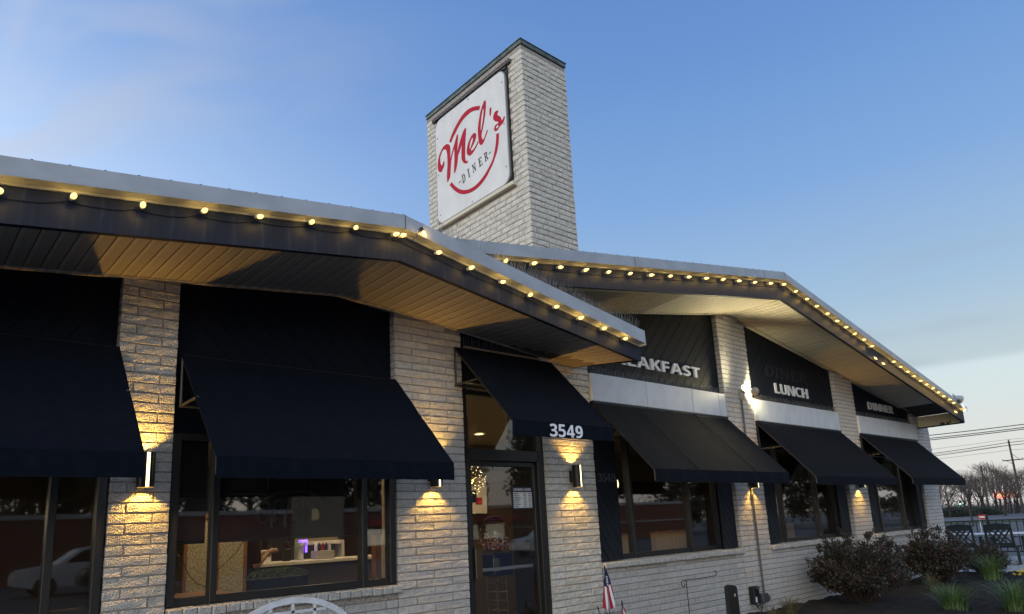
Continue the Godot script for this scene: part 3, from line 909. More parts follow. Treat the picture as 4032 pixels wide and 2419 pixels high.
func smooth_outline(flat: Array, curve: bool) -> PackedVector2Array:
	var p := []
	for i in range(0, flat.size(), 2):
		p.append(Vector2(flat[i], flat[i + 1]))
	var out := PackedVector2Array()
	for i in p.size():
		var a: Vector2 = p[(i - 1 + p.size()) % p.size()]
		var b: Vector2 = p[i]
		var c: Vector2 = p[(i + 1) % p.size()]
		var d: Vector2 = p[(i + 2) % p.size()]
		out.append(b)
		# round gentle bends, keep sharp corners
		var t1 := (b - a).normalized().dot((c - b).normalized())
		var t2 := (c - b).normalized().dot((d - c).normalized())
		if t1 > 0.35 and t2 > 0.35 or curve and t1 > 0.0 and t2 > 0.0:
			for t in [0.33, 0.67]:
				out.append(b.cubic_interpolate(c, a, d, t))
	return out

func with_hole(outer: PackedVector2Array, hole: PackedVector2Array) -> PackedVector2Array:
	# join a hole to the outline by the shortest slit
	if Geometry2D.is_polygon_clockwise(outer) == Geometry2D.is_polygon_clockwise(hole):
		hole.reverse()
	var best := [0, 0, INF]
	for i in outer.size():
		for j in hole.size():
			var d := outer[i].distance_to(hole[j])
			if d < best[2]:
				best = [i, j, d]
	var n: int = outer.size()
	var m: int = hole.size()
	var r := PackedVector2Array()
	for i in n + 1:
		r.append(outer[(best[0] + i) % n])
	for j in m + 1:
		r.append(hole[(best[1] + j) % m])
	# open the slit by a hair so that the outline does not touch itself
	var nudge := (hole[best[1]] - outer[best[0]]).orthogonal().normalized() * 0.0006
	var one := r.duplicate()
	one[n] += nudge
	one[n + 1] += nudge
	if Geometry2D.triangulate_polygon(one).is_empty():
		one = r.duplicate()
		one[n] -= nudge
		one[n + 1] -= nudge
	return one

# the two gables: [x, navy bottom, silver bottom, silver top] along the verge
const VERGE_A := [[-8.2, 2.655, 2.915, 3.031], [-1.375, 3.626, 3.876, 3.998], [1.69, 3.150, 3.332, 3.478]]
const VERGE_B := [[-0.95, 3.585, 3.820, 3.942], [5.345, 4.565, 4.846, 4.968], [12.93, 3.185, 3.425, 3.510]]

func verge(v: Array, x: float, k: int) -> float:
	for i in v.size() - 1:
		if x <= v[i + 1][0] or i == v.size() - 2:
			return lerpf(v[i][k], v[i + 1][k], (x - v[i][0]) / (v[i + 1][0] - v[i][0]))
	return 0.0

func build_roofs() -> void:
	for g in [[VERGE_A, 1.0, soffit_a, true], [VERGE_B, 0.92, soffit_b, false]]:
		var v: Array = g[0]
		var z: float = g[1]
		var navy := MB.new()
		var roof := MB.new()
		for i in 2:
			var a: Array = v[i]
			var b: Array = v[i + 1]
			navy = MB.new()
			navy.hexa([V(a[0], a[1], z - 0.045), V(b[0], b[1], z - 0.045), V(b[0], b[1], z), V(a[0], a[1], z), V(a[0], a[2] + 0.03, z - 0.045), V(b[0], b[2] + 0.03, z - 0.045), V(b[0], b[2] + 0.03, z), V(a[0], a[2] + 0.03, z)])
			part("fascia_board", navy.mesh(), M.navy, diner)
			# bent metal verge: face, underside and back lip
			var s := MB.new()
			s.hexa([V(a[0], a[2], z + 0.084), V(b[0], b[2], z + 0.084), V(b[0], b[2], z + 0.09), V(a[0], a[2], z + 0.09), V(a[0], a[3], z + 0.079), V(b[0], b[3], z + 0.079), V(b[0], b[3], z + 0.085), V(a[0], a[3], z + 0.085)])
			s.hexa([V(a[0], a[2] - 0.002, z + 0.004), V(b[0], b[2] - 0.002, z + 0.004), V(b[0], b[2] + 0.002, z + 0.083), V(a[0], a[2] + 0.002, z + 0.083), V(a[0], a[2] + 0.003, z + 0.004), V(b[0], b[2] + 0.003, z + 0.004), V(b[0], b[2] + 0.007, z + 0.083), V(a[0], a[2] + 0.007, z + 0.083)])
			s.hexa([V(a[0], a[2] - 0.022, z + 0.003), V(b[0], b[2] - 0.022, z + 0.003), V(b[0], b[2] - 0.018, z + 0.010), V(a[0], a[2] - 0.018, z + 0.010), V(a[0], a[2] - 0.003, z + 0.003), V(b[0], b[2] - 0.003, z + 0.003), V(b[0], b[2] - 0.003, z + 0.010), V(a[0], a[2] - 0.003, z + 0.010)])
			s.hexa([V(a[0], a[3] - 0.006, z - 0.02), V(b[0], b[3] - 0.006, z - 0.02), V(b[0], b[3] - 0.006, z + 0.079), V(a[0], a[3] - 0.006, z + 0.079), V(a[0], a[3], z - 0.02), V(b[0], b[3], z - 0.02), V(b[0], b[3], z + 0.079), V(a[0], a[3], z + 0.079)])
			var verge_part := part("metal_verge", s.mesh(), M.silver, diner)
			for jx in [-1.372, 1.75, 4.72, 5.35, 8.6]:
				if jx > a[0] and jx < b[0] and (g[3] == (jx < 0.0)):
					var jt: float = (jx - a[0]) / (b[0] - a[0])
					var j0 := lerpf(a[2], b[2], jt)
					var j1 := lerpf(a[3], b[3], jt)
					var jb := MB.new()
					jb.hexa([V(jx, j0, z + 0.0895), V(jx + 0.006, j0, z + 0.0895), V(jx + 0.006, j0, z + 0.0925), V(jx, j0, z + 0.0925), V(jx, j1, z + 0.0845), V(jx + 0.006, j1, z + 0.0845), V(jx + 0.006, j1, z + 0.0875), V(jx, j1, z + 0.0875)])
					part("lap_joint", jb.mesh(), M.rust_grey, verge_part)
			# screws standing along the top edge, and lap joints
			var sc := MB.new()
			var x: float = maxf(a[0], -5.2)
			while x < b[0]:
				var y := lerpf(a[3], b[3], (x - a[0]) / (b[0] - a[0]))
				sc.lathe([[0.0085, 0.0], [0.0085, 0.010], [0.0, 0.013]], 6, Transform3D(Basis.IDENTITY, V(x, y - 0.002, z + 0.07)))
				x += 0.186
			part("roof_screws", sc.mesh(), M.black, verge_part).set_meta("kind", "stuff")
			roof.hexa([V(a[0], a[3] - 0.07, -8.9), V(b[0], b[3] - 0.07, -8.9), V(b[0], b[3] - 0.07, z - 0.05), V(a[0], a[3] - 0.07, z - 0.05), V(a[0], a[3] - 0.012, -8.9), V(b[0], b[3] - 0.012, -8.9), V(b[0], b[3] - 0.012, z - 0.02), V(a[0], a[3] - 0.012, z - 0.02)])
		part("roof_covering", roof.mesh(), M.shingle, diner)
		# soffit: narrow perforated strips running from wall to fascia
		var so := empty("soffit", diner)
		var x: float = -6.2 if g[3] else 0.2
		var end: float = v[2][0] - 0.012
		while x < end - 0.05:
			var x2 := minf(x + (0.092 if g[3] else 0.086), end)
			var w: Callable = g[2]
			var w1: float = w.call(x)
			var w2: float = w.call(x2)
			var f1: float = verge(v, x, 1) + 0.02 if g[3] else w1
			var f2: float = verge(v, x2, 1) + 0.02 if g[3] else w2
			var back := -0.09
			var b := MB.new()
			b.hexa([V(x, w1, back), V(x2, w2, back), V(x2, f2, z - 0.05), V(x, f1, z - 0.05), V(x, w1 + 0.012, back), V(x2, w2 + 0.012, back), V(x2, f2 + 0.012, z - 0.05), V(x, f1 + 0.012, z - 0.05)])
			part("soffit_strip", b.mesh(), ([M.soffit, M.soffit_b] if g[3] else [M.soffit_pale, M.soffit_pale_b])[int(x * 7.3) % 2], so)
			x += 0.1
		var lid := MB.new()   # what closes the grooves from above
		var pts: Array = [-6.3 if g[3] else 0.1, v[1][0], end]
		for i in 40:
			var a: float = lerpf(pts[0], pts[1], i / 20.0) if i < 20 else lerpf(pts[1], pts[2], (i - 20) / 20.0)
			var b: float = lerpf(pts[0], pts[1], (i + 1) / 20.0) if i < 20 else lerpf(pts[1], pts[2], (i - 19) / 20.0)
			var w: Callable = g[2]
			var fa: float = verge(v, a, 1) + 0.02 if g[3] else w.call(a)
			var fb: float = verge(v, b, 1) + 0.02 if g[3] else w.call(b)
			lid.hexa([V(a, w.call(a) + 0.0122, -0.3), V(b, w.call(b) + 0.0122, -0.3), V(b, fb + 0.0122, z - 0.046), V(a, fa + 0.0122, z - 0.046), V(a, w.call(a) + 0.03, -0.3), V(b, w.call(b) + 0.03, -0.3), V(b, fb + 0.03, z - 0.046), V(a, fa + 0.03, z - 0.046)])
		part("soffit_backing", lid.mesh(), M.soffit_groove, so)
		# thin pale bead where soffit meets wall
		var bead := MB.new()
		for i in 2:
			var a: float = maxf(pts[i], -5.7 if g[3] else 1.95)
			var b: float = minf(pts[i + 1], 1.1 if g[3] else 13.0)
			var w: Callable = g[2]
			if b > a:
				bead.tube([V(a, w.call(a) - 0.008, 0.012), V(b, w.call(b) - 0.008, 0.012)], 0.010, 5)
		part("soffit_bead", bead.mesh(), M.soffit, so)
	# ends of the verges and the eaves that run back from them
	var e := MB.new()
	e.hexa([V(1.69, 3.285, 0.01), V(1.715, 3.285, 0.01), V(1.715, 3.150, 1.0), V(1.69, 3.150, 1.0), V(1.69, 3.40, 0.01), V(1.715, 3.40, 0.01), V(1.715, 3.34, 1.0), V(1.69, 3.34, 1.0)])
	part("eave_board", e.mesh(), M.navy, diner)
	e = MB.new()
	e.hexa([V(1.692, 3.31, 1.002), V(1.705, 3.31, 1.002), V(1.705, 3.31, 1.092), V(1.692, 3.31, 1.092), V(1.692, 3.478, 1.002), V(1.705, 3.478, 1.002), V(1.705, 3.478, 1.087), V(1.692, 3.478, 1.087)])
	part("verge_end", e.mesh(), M.silver, diner)
	box_part("eave_board", V(12.955, 3.31, 0.41), V(0.035, 0.25, 0.98), M.navy, diner)
	box_part("eave_soffit_board", V(12.905, 3.312, 0.43), V(0.06, 0.235, 0.84), M.cream_paint, diner, 0.004)
	box_part("eave_base", V(12.915, 3.18, 0.41), V(0.085, 0.02, 0.98), M.navy, diner)
	for q in [[0.50, 3.215, 0.09], [0.61, 3.21, 0.05], [0.66, 3.235, 0.03]]:
		box_part("bare_patch", V(12.8735, q[1], q[0]), V(0.004, 0.05, q[2]), M.rust_grey, diner)
	var hump := MB.new()   # ridge shingles standing a little above the low gable
	for q in [[-1.62, 0.006, 0.12], [-1.30, 0.012, -0.17]]:
		hump.box(V(q[0], 3.985 + q[1], 0.93), V(0.30, 0.03, 0.12), Basis(Vector3.BACK, q[2]))
	part("ridge_shingles", hump.mesh(), M.shingle, diner)

func awning(x0: float, x1: float, yt: float, yv: float, yb: float, deep: float, label: String, cloth: Material, seams := 0) -> Node3D:
	# sloping canvas on a tube frame with a straight front flap
	var o := thing("awning", label, "awning", V((x0 + x1) / 2, yb, 0.0), "navy shop awnings")
	var w := x1 - x0
	var off := Vector3(-(x0 + x1) / 2, -yb, 0)
	var z0 := 0.035
	var nx := 36
	var ny := 12
	var wav := FastNoiseLite.new()
	wav.seed = 77
	wav.frequency = 2.2
	var f := func(i: int, j: int, lift: float) -> Vector3:
		var u := float(i) / nx
		var t := float(j) / ny
		var sag := 0.012 * sin(PI * t) * (1.0 - absf(2.0 * u - 1.0) ** 6) + 0.006 * wav.get_noise_2d(u * w + x0, t * 1.5) * sin(PI * t)
		if seams:
			sag += 0.003 * absf(sin(PI * u * seams)) * sin(PI * minf(1.0, t * 1.2))
		return off + Vector3(x0 + w * u, lerpf(yt, yv, t) - sag + lift, lerpf(z0, deep, t) - sag * 0.8 + lift)
	var b := MB.new()
	var g := func(lift: float) -> Array:
		var rows := []
		for j in ny + 1:
			var row := []
			for i in nx + 1:
				row.append(b.vert(f.call(i, j, lift)))
			rows.append(row)
		return rows
	for lift in [0.0, -0.005]:
		var rows: Array = g.call(lift)
		for j in ny:
			for i in nx:
				b.ix.append_array(PackedInt32Array([rows[j][i], rows[j][i + 1], rows[j + 1][i + 1], rows[j][i], rows[j + 1][i + 1], rows[j + 1][i]]))
	part("canopy", b.mesh(true), cloth, o)
	var fl := MB.new()
	for i in nx:
		var a := func(k: int, y: float, dz: float) -> Vector3:
			return off + Vector3(x0 + w * k / nx, y + (0.004 * wav.get_noise_1d(k * 0.3 + x0) if y < yb + 0.01 else 0.0), deep + dz + (0.014 * wav.get_noise_1d(k * 0.16 + x0 * 3.0) if y < yb + 0.01 else 0.0))
		fl.hexa([a.call(i, yb, 0.0), a.call(i + 1, yb, 0.0), a.call(i + 1, yb, 0.006), a.call(i, yb, 0.006), a.call(i, yv, 0.0), a.call(i + 1, yv, 0.0), a.call(i + 1, yv, 0.006), a.call(i, yv, 0.006)])
	part("front_flap", fl.mesh(), cloth, o)
	for i in seams + 1:
		if seams and i > 0 and i < seams and i % 3 == 2:
			var u := x0 + w * i / seams
			var sm := MB.new()
			sm.tube([off + V(u, yt + 0.002, z0 + 0.002), off + V(u, yv + 0.002, deep + 0.002)], 0.003, 5)
			part("seam", sm.mesh(), M.canvas, o)
	for x in [x0 + 0.012, x1 - 0.012]:
		var fr := MB.new()
		fr.tube([off + V(x, yt - 0.02, z0), off + V(x, yv - 0.01, deep - 0.012), off + V(x, yb + 0.025, deep - 0.012)], 0.012, 6)
		var ym := lerpf(yt, yv, 0.46)
		fr.tube([off + V(x, ym, z0 - 0.02), off + V(x, ym, lerpf(z0, deep, 0.46))], 0.011, 6)
		fr.tube([off + V(x, yt - 0.02, z0), off + V(x, ym - 0.01, z0)], 0.011, 6)
		part("side_frame", fr.mesh(), M.frame, o)
	var rail := MB.new()
	rail.tube([off + V(x0 + 0.01, yb + 0.025, deep - 0.012), off + V(x1 - 0.01, yb + 0.025, deep - 0.012)], 0.012, 6)
	part("front_rail", rail.mesh(), M.frame, o)
	rail = MB.new()
	rail.tube([off + V(x0 + 0.01, yt - 0.015, z0), off + V(x1 - 0.01, yt - 0.015, z0)], 0.012, 6)
	part("top_rail", rail.mesh(), M.frame, o)
	rail = MB.new()
	var ym2 := lerpf(yt, yv, 0.46)
	rail.tube([off + V(x0 + 0.01, ym2, z0 - 0.01), off + V(x1 - 0.01, ym2, z0 - 0.01)], 0.011, 6)
	part("middle_rail", rail.mesh(), M.frame, o)
	return o

func build_awnings() -> void:
	awning(-5.70, -3.176, 2.87, 1.995, 1.838, 0.90, "navy canvas awning over the window that mirrors the parked silver estate car", M.canvas)
	awning(-2.75, -0.827, 2.87, 1.985, 1.842, 0.91, "navy canvas awning over the window with the lowered shades beside the door", M.canvas)
	var d := awning(-0.125, 1.275, 3.292, 2.405, 2.258, 0.885, "navy awning over the glass door with white street number 3549", M.canvas)
	var n := empty("street_number", d)
	letters("3549", -0.23, 0.225, 0.008, 0.126, 0.8905, 0.003, M.number_white, n)
	awning(1.94, 4.93, 2.872, 1.99, 1.842, 0.875, "black panelled awning below the BREAKFAST lettering", M.canvas_black, 7)
	awning(5.765, 8.765, 2.872, 1.955, 1.828, 0.865, "plain black awning below the LUNCH lettering", M.canvas_black)
	awning(9.615, 12.52, 2.872, 1.98, 1.838, 0.83, "plain black awning below the DINNER lettering", M.canvas_black)

# ---------------------------------------------------------------- lamps
func omni(parent: Node, at: Vector3, c: Color, e: float, size := 0.02) -> void:
	var l := OmniLight3D.new()
	l.name = "light"
	parent.add_child(l, true)
	l.position = at
	l.light_color = c
	l.light_energy = e
	l.light_size = size
	l.omni_range = 12.0
	l.omni_attenuation = 2.0
	l.shadow_enabled = true

func spot(parent: Node, at: Vector3, towards: Vector3, c: Color, e: float, angle: float, size := 0.02, soft := 0.3) -> void:
	var l := SpotLight3D.new()
	l.name = "light"
	parent.add_child(l, true)
	l.position = at
	l.light_color = c
	l.light_energy = e
	l.light_size = size
	l.spot_angle = angle
	l.spot_angle_attenuation = soft
	l.spot_range = 20.0
	l.spot_attenuation = 2.0
	l.shadow_enabled = true
	l.basis = Basis.looking_at(towards, Vector3.UP if absf(towards.normalized().y) < 0.9 else Vector3.RIGHT)

const SCONCE_UP := 0.85
const SCONCE_DOWN := 0.80
const BULB_LIGHT := 0.018

func sconce(x: float, y: float, label: String) -> void:
	# black can open at both ends with a lit slot down its front
	var o := thing("wall_sconce", label, "wall lamp", V(x, y, 0.0), "black wall lamps on the brick piers")
	var b := MB.new()
	var r := 0.058
	var z := 0.088
	var h := 0.125
	var n := 22
	var gap := 0.20
	for i in n:   # the can, left open along the slot that faces the car park
		var a0 := PI / 2 + gap + (TAU - 2 * gap) * i / n
		var a1 := PI / 2 + gap + (TAU - 2 * gap) * (i + 1) / n
		var q := func(a: float, rr: float, yy: float) -> Vector3: return V(cos(a) * rr, yy, z + sin(a) * rr)
		b.hexa([q.call(a0, r, -h), q.call(a1, r, -h), q.call(a1, r - 0.004, -h), q.call(a0, r - 0.004, -h), q.call(a0, r, h), q.call(a1, r, h), q.call(a1, r - 0.004, h), q.call(a0, r - 0.004, h)])
	part("can", b.mesh(), M.bronze, o)
	box_part("lens", V(0, 0, z + r - 0.010), V(0.024, 0.246, 0.010), M.slit, o, 0.003)
	box_part("wall_plate", V(0, 0, 0.018), V(0.085, 0.13, 0.04), M.bronze, o, 0.004)
	for s in [-1.0, 1.0]:
		var c := MB.new()
		c.lathe([[0.0, 0.006], [0.030, 0.004], [0.036, -0.004], [0.0, -0.006]], 16, Transform3D(Basis.IDENTITY, V(0, s * (h - 0.076), z)))
		part("lamp_disc", c.mesh(true), M.slit, o)
		spot(o, V(0, s * (h - 0.068), z), V(0, s, 0.001), lin(1.0, 0.54, 0.095), SCONCE_UP if s > 0 else SCONCE_DOWN, 62.0, 0.022, 0.25)
	var bk := MB.new()
	bk.lathe([[0.0, 0.0], [r - 0.004, 0.0]], 16, Transform3D(Basis.IDENTITY, V(0, 0, z)))
	part("divider", bk.mesh(), M.bronze, o)

const STRING_A := [[-4.029, 3.411], [-3.68, 3.484], [-3.309, 3.535], [-2.938, 3.60], [-2.566, 3.658], [-2.177, 3.723], [-1.814, 3.774], [-1.452, 3.81], [-1.384, 3.818], [-1.029, 3.751], [-0.682, 3.69], [-0.321, 3.632], [0.019, 3.573], [0.358, 3.515], [0.698, 3.458], [1.045, 3.402], [1.379, 3.341]]
const STRING_B := [[-0.198, 3.892], [0.169, 3.949], [0.538, 3.99], [0.921, 4.044], [1.29, 4.10], [1.667, 4.164], [2.057, 4.228], [2.437, 4.296], [2.824, 4.365], [3.217, 4.43], [3.626, 4.501], [4.026, 4.562], [4.446, 4.625], [4.902, 4.704], [5.306, 4.770], [5.658, 4.728], [5.999, 4.67], [6.309, 4.610], [6.649, 4.543], [6.976, 4.475], [7.296, 4.42], [7.617, 4.354], [7.955, 4.301], [8.264, 4.226], [8.466, 4.046], [8.778, 3.987], [9.166, 4.058], [9.464, 3.997], [9.787, 3.942], [10.081, 3.885], [10.398, 3.828], [10.688, 3.782], [11.016, 3.737], [11.29, 3.679], [11.58, 3.625], [11.918, 3.587], [12.14, 3.535], [12.319, 3.365], [12.741, 3.418]]

func light_string(pts: Array, z: float, wall: float, label: String) -> void:
	var o := thing("string_light", label, "string light", V(pts[0][0], pts[0][1], z), "bulb strings under the roof edges")
	var off := -V(pts[0][0], pts[0][1], z)
	var bulb := MB.new()   # pointed faceted bulb, its tip along +z
	bulb.lathe([[0.0, -0.002], [0.011, 0.0], [0.0155, 0.008], [0.017, 0.018], [0.0155, 0.031], [0.0105, 0.045], [0.005, 0.056], [0.0, 0.060]], 10, Transform3D(Basis(Vector3.RIGHT, PI / 2), Vector3.ZERO))
	var bm := bulb.mesh(true)
	var so := MB.new()
	so.lathe([[0.0, -0.034], [0.0125, -0.034], [0.014, -0.004], [0.017, 0.002], [0.0, 0.002]], 10, Transform3D(Basis(Vector3.RIGHT, PI / 2), Vector3.ZERO))
	var sm := so.mesh()
	var cable := []
	for i in pts.size():
		var p: Vector3 = V(pts[i][0], pts[i][1], z) + off
		var loose := i > 23 and i < 26 or i == 37
		var turn := Basis(Vector3.UP, rng.randf_range(-0.25, 0.3)) * Basis(Vector3.RIGHT, rng.randf_range(-0.1, 0.25) + (0.7 if loose else 0.0))
		if loose:
			p.z = wall - z + 0.03
		var bp := part("bulb", bm, M.bulb, o, Transform3D(turn, p - turn.z * 0.02))
		part("socket", sm, M.white_plastic, bp)
		omni(o, p + turn.z * 0.004 + V(0, 0.008, 0), lin(1.0, 0.60, 0.12), BULB_LIGHT, 0.008)
		if i == 0:
			cable.append(p + V(-0.5, -0.12, wall - z + 0.012))
		cable.append(V(p.x - 0.03, p.y - 0.012, wall - z + 0.018))
		if i < pts.size() - 1:
			var q: Vector3 = V(pts[i + 1][0], pts[i + 1][1], z) + off
			var sag := rng.randf_range(0.004, 0.022) if q.x - p.x > 0.2 else 0.008
			for t in [0.25, 0.5, 0.75]:
				cable.append(V(lerpf(p.x, q.x, t), lerpf(p.y, q.y, t) - 0.012 - sag * 4.0 * t * (1.0 - t), wall - z + 0.010))
	if pts == STRING_A:   # one bulb at the ridge has been pulled up in front of the metal
		var up := Basis(Vector3.BACK, 0.35) * Basis(Vector3.RIGHT, 1.35)
		var q := V(-1.215, 3.885, 1.112) + off
		var ub := part("bulb", bm, M.bulb, o, Transform3D(up, q))
		part("socket", sm, M.black, ub)
		omni(o, q + up.z * 0.02, lin(1.0, 0.60, 0.12), BULB_LIGHT, 0.008)
		var uc := MB.new()
		uc.tube([q - up.z * 0.03, q + V(-0.02, 0.03, -0.01), q + V(-0.05, -0.06, -0.02), q + V(-0.10, -0.10, -0.04), q + V(-0.165, -0.07, -0.05)], 0.0036, 5)
		part("loose_cable", uc.mesh(true), M.cable, o)
	var c := MB.new()
	c.tube(cable, 0.0030, 5)
	part("cable", c.mesh(true), M.cable, o)

func flood(at: Vector3) -> void:
	# twin-head security lamp on its box: one head looks out and along, the other at the wall
	var o := thing("flood_lamp", "twin-head security flood lamp glaring on the pier between BREAKFAST and LUNCH", "flood lamp", at)
	box_part("junction_box", V(0, -0.07, 0.03), V(0.075, 0.115, 0.058), M.grey_box, o, 0.006)
	for q in [[V(0.0, 0.035, 0.10), V(-0.50, 0.30, 0.8), true], [V(0.185, -0.005, 0.16), V(0.70, 0.10, -0.55), false]]:
		var d: Vector3 = (q[1] as Vector3).normalized()
		var arm := MB.new()
		arm.tube([V(0.01, -0.06, 0.05), V(q[0].x * 0.5, -0.03, 0.09), q[0] - d * 0.075], 0.011, 7)
		part("arm", arm.mesh(true), M.grey_box, o)
		var tb := Basis(d.cross(Vector3.UP).normalized(), d, d.cross(Vector3.UP).normalized().cross(d))
		var hd := MB.new()
		hd.lathe([[0.0, -0.085], [0.022, -0.083], [0.028, -0.055], [0.045, -0.04], [0.062, 0.0], [0.064, 0.012], [0.059, 0.013], [0.055, 0.0], [0.0, -0.01]], 20, Transform3D(tb, q[0]))
		part("lamp_head", hd.mesh(true), M.grey_box, o)
		var ln := MB.new()
		ln.lathe([[0.0, 0.020], [0.035, 0.016], [0.056, 0.006], [0.0, 0.0]], 20, Transform3D(tb, q[0]))
		part("lens", ln.mesh(true), M.flood, o)
		spot(o, q[0] + d * 0.03, d, lin(1.0, 0.86, 0.50), 2.8 if q[2] else 0.75, 82.0 if q[2] else 72.0, 0.05, 0.5)

func roof_flood() -> void:
	var o := thing("roof_flood_lamp", "white flood lamp standing on the far end of the roof edge", "flood lamp", V(12.45, 3.60, 1.0))
	box_part("mount", V(-0.06, -0.02, 0), V(0.10, 0.06, 0.08), M.black, o, 0.006)
	var d := Vector3(0.85, -0.25, 0.45).normalized()
	var sx := d.cross(Vector3.UP).normalized()
	var tb := Basis(sx, d, sx.cross(d))
	var hd := MB.new()
	hd.lathe([[0.0, -0.13], [0.045, -0.12], [0.06, -0.05], [0.085, 0.05], [0.08, 0.05], [0.0, 0.03]], 18, Transform3D(tb, V(0.05, 0.05, 0)))
	part("lamp_head", hd.mesh(true), M.silver, o)
	var ln := MB.new()
	ln.lathe([[0.0, 0.062], [0.05, 0.056], [0.078, 0.046], [0.0, 0.04]], 18, Transform3D(tb, V(0.05, 0.05, 0)))
	part("lens", ln.mesh(true), M.flood_white, o)
	spot(o, V(0.05, 0.05, 0) + d * 0.075, d, lin(0.95, 0.97, 1.0), 1.0, 65.0, 0.05, 0.5)
	var w := MB.new()
	w.tube([V(-0.10, 0, 0.0), V(-0.22, 0.10, 0.0), V(-0.27, 0.13, 0.0), V(-0.29, 0.08, 0.0)], 0.006, 5)
	part("wire", w.mesh(true), M.black, o)

func build_lights() -> void:
	M.white_plastic = mat(0.45, 0.42, 0.36, 0.5)
	M.cable = mat(0.013, 0.016, 0.026, 0.6)
	M.grey_box = mat(0.33, 0.32, 0.29, 0.5)
	M.flood = glow(1.0, 0.88, 0.45, 12.0)
	M.flood_white = glow(0.95, 0.97, 1.0, 12.0)
	sconce(-2.965, 1.968, "black cylinder wall lamp on the narrow pier between the two shaded windows")
	sconce(-0.425, 1.975, "black cylinder wall lamp half behind the awning beside the door")
	sconce(1.535, 1.973, "black cylinder wall lamp on the pier below the white number 3549")
	sconce(5.40, 1.965, "black cylinder wall lamp beside the grey conduit")
	sconce(9.20, 1.965, "black cylinder wall lamp on the pier between LUNCH and DINNER")
	light_string(STRING_A, 1.075, 1.0, "string of warm bulbs under the low gable over the door")
	light_string(STRING_B, 0.995, 0.92, "string of warm bulbs under the tall gable over BREAKFAST, LUNCH and DINNER")
	lay_bricks(bricks, diner, [M.brick, M.brick, M.brick_b, M.brick_c])
	flood(V(5.42, 3.335, 0.0))
	roof_flood()

# ---------------------------------------------------------------- small things on and before the front
func spikes(label: String, a: Vector3, b: Vector3, rows: int, high: float, step: float, lean: float) -> void:
	# bird spikes: thin steel wires fanning up from a strip
	var o := thing("bird_spike_strip", label, "bird spikes", a, "bird spikes along ledges and roof edge")
	var d := b - a
	var n := int(d.length() / step)
	var w := MB.new()
	for i in n:
		for r in rows:
			var p := d * ((i + 0.5 * (r % 2)) / n) + V(0, 0.004, (r - rows / 2.0 + 0.5) * 0.022)
			var tip := p + V(rng.randf_range(-0.012, 0.012), high * rng.randf_range(0.8, 1.05), (r - rows / 2.0 + 0.5) * 0.05 * lean + rng.randf_range(-0.012, 0.012))
			w.tube([p, tip], 0.0016, 3, false)
	var m := part("wires", w.mesh(), M.spike, o)
	m.set_meta("kind", "stuff")
	var s := MB.new()
	s.hexa([V(0, -0.003, -0.02), d + V(0, -0.003, -0.02), d + V(0, -0.003, 0.02), V(0, -0.003, 0.02), V(0, 0.004, -0.02), d + V(0, 0.004, -0.02), d + V(0, 0.004, 0.02), V(0, 0.004, 0.02)])
	part("base_strip", s.mesh(), M.grey_box, o)

func flag_cloth(w: float, h: float, seedling: int) -> Array:
	# a flag hanging in folds: canton of stars above, stripes falling below; returns [red, white, blue] shapes
	var out := [MB.new(), MB.new(), MB.new()]
	var f := func(u: float, t: float) -> Vector3:   # u across, t down; narrow at the top where it hangs from its staff
		var half := w * (0.08 + 0.92 * pow(t, 0.8)) * 0.5
		return V((u - 0.5) * 2.0 * half + 0.02 * t, h * (1.0 - t) + 0.02 * sin(u * 5.0 + seedling), 0.018 * sin(u * 11.0 + t * 3.0 + seedling) * t)
	for i in 14:
		var u0 := i / 14.0
		var u1 := (i + 1) / 14.0
		for j in 12:
			var t0 := j / 12.0
			var t1 := (j + 1) / 12.0
			var kind := 2 if t1 < 0.42 else (0 if (i / 2) % 2 == 0 else 1)
			(out[kind] as MB).hexa([f.call(u0, t1) - V(0, 0, 0.002), f.call(u1, t1) - V(0, 0, 0.002), f.call(u1, t1), f.call(u0, t1), f.call(u0, t0) - V(0, 0, 0.002), f.call(u1, t0) - V(0, 0, 0.002), f.call(u1, t0), f.call(u0, t0)])
	for k in 11:
		var t := 0.15 + 0.25 * k / 11.0
		var u: float = [0.35, 0.65, 0.5][k % 3] + 0.05 * sin(k)
		var c: Vector3 = f.call(u, t) + V(0, 0, 0.003)
		var star := PackedVector2Array()
		for i in 10:
			star.append(Vector2(sin(i * PI / 5), cos(i * PI / 5)) * (w * 0.05 if i % 2 == 0 else w * 0.022))
		(out[1] as MB).prism(star, Transform3D(Basis.IDENTITY, c), 0.002)
	return out

func flag(at: Vector3, w: float, h: float, staff: float, label: String, tilt := 0.0) -> void:
	var o := thing("flag", label, "flag", at, "American flags in the front planter")
	o.rotation.z = tilt
	var s := MB.new()
	s.tube([V(0.015, 0, -0.01), V(0.0, staff, -0.01)], 0.005, 6)
	part("staff", s.mesh(true), M.iron, o)
	s = MB.new()
	s.lathe([[0.0, 0.045], [0.005, 0.03], [0.009, 0.012], [0.006, 0.0]], 8, Transform3D(Basis.IDENTITY, V(0, staff, -0.01)))
	part("finial", s.mesh(true), M.iron, o)
	var c := flag_cloth(w, h, int(at.x * 10))
	var names := ["red_stripes", "white_stripes", "canton"]
	for k in 3:
		part(names[k], (c[k] as MB).mesh(), [M.flag_red, M.flag_white, M.flag_blue][k], o, Transform3D(Basis.IDENTITY, V(0, staff - h - 0.005, 0)))

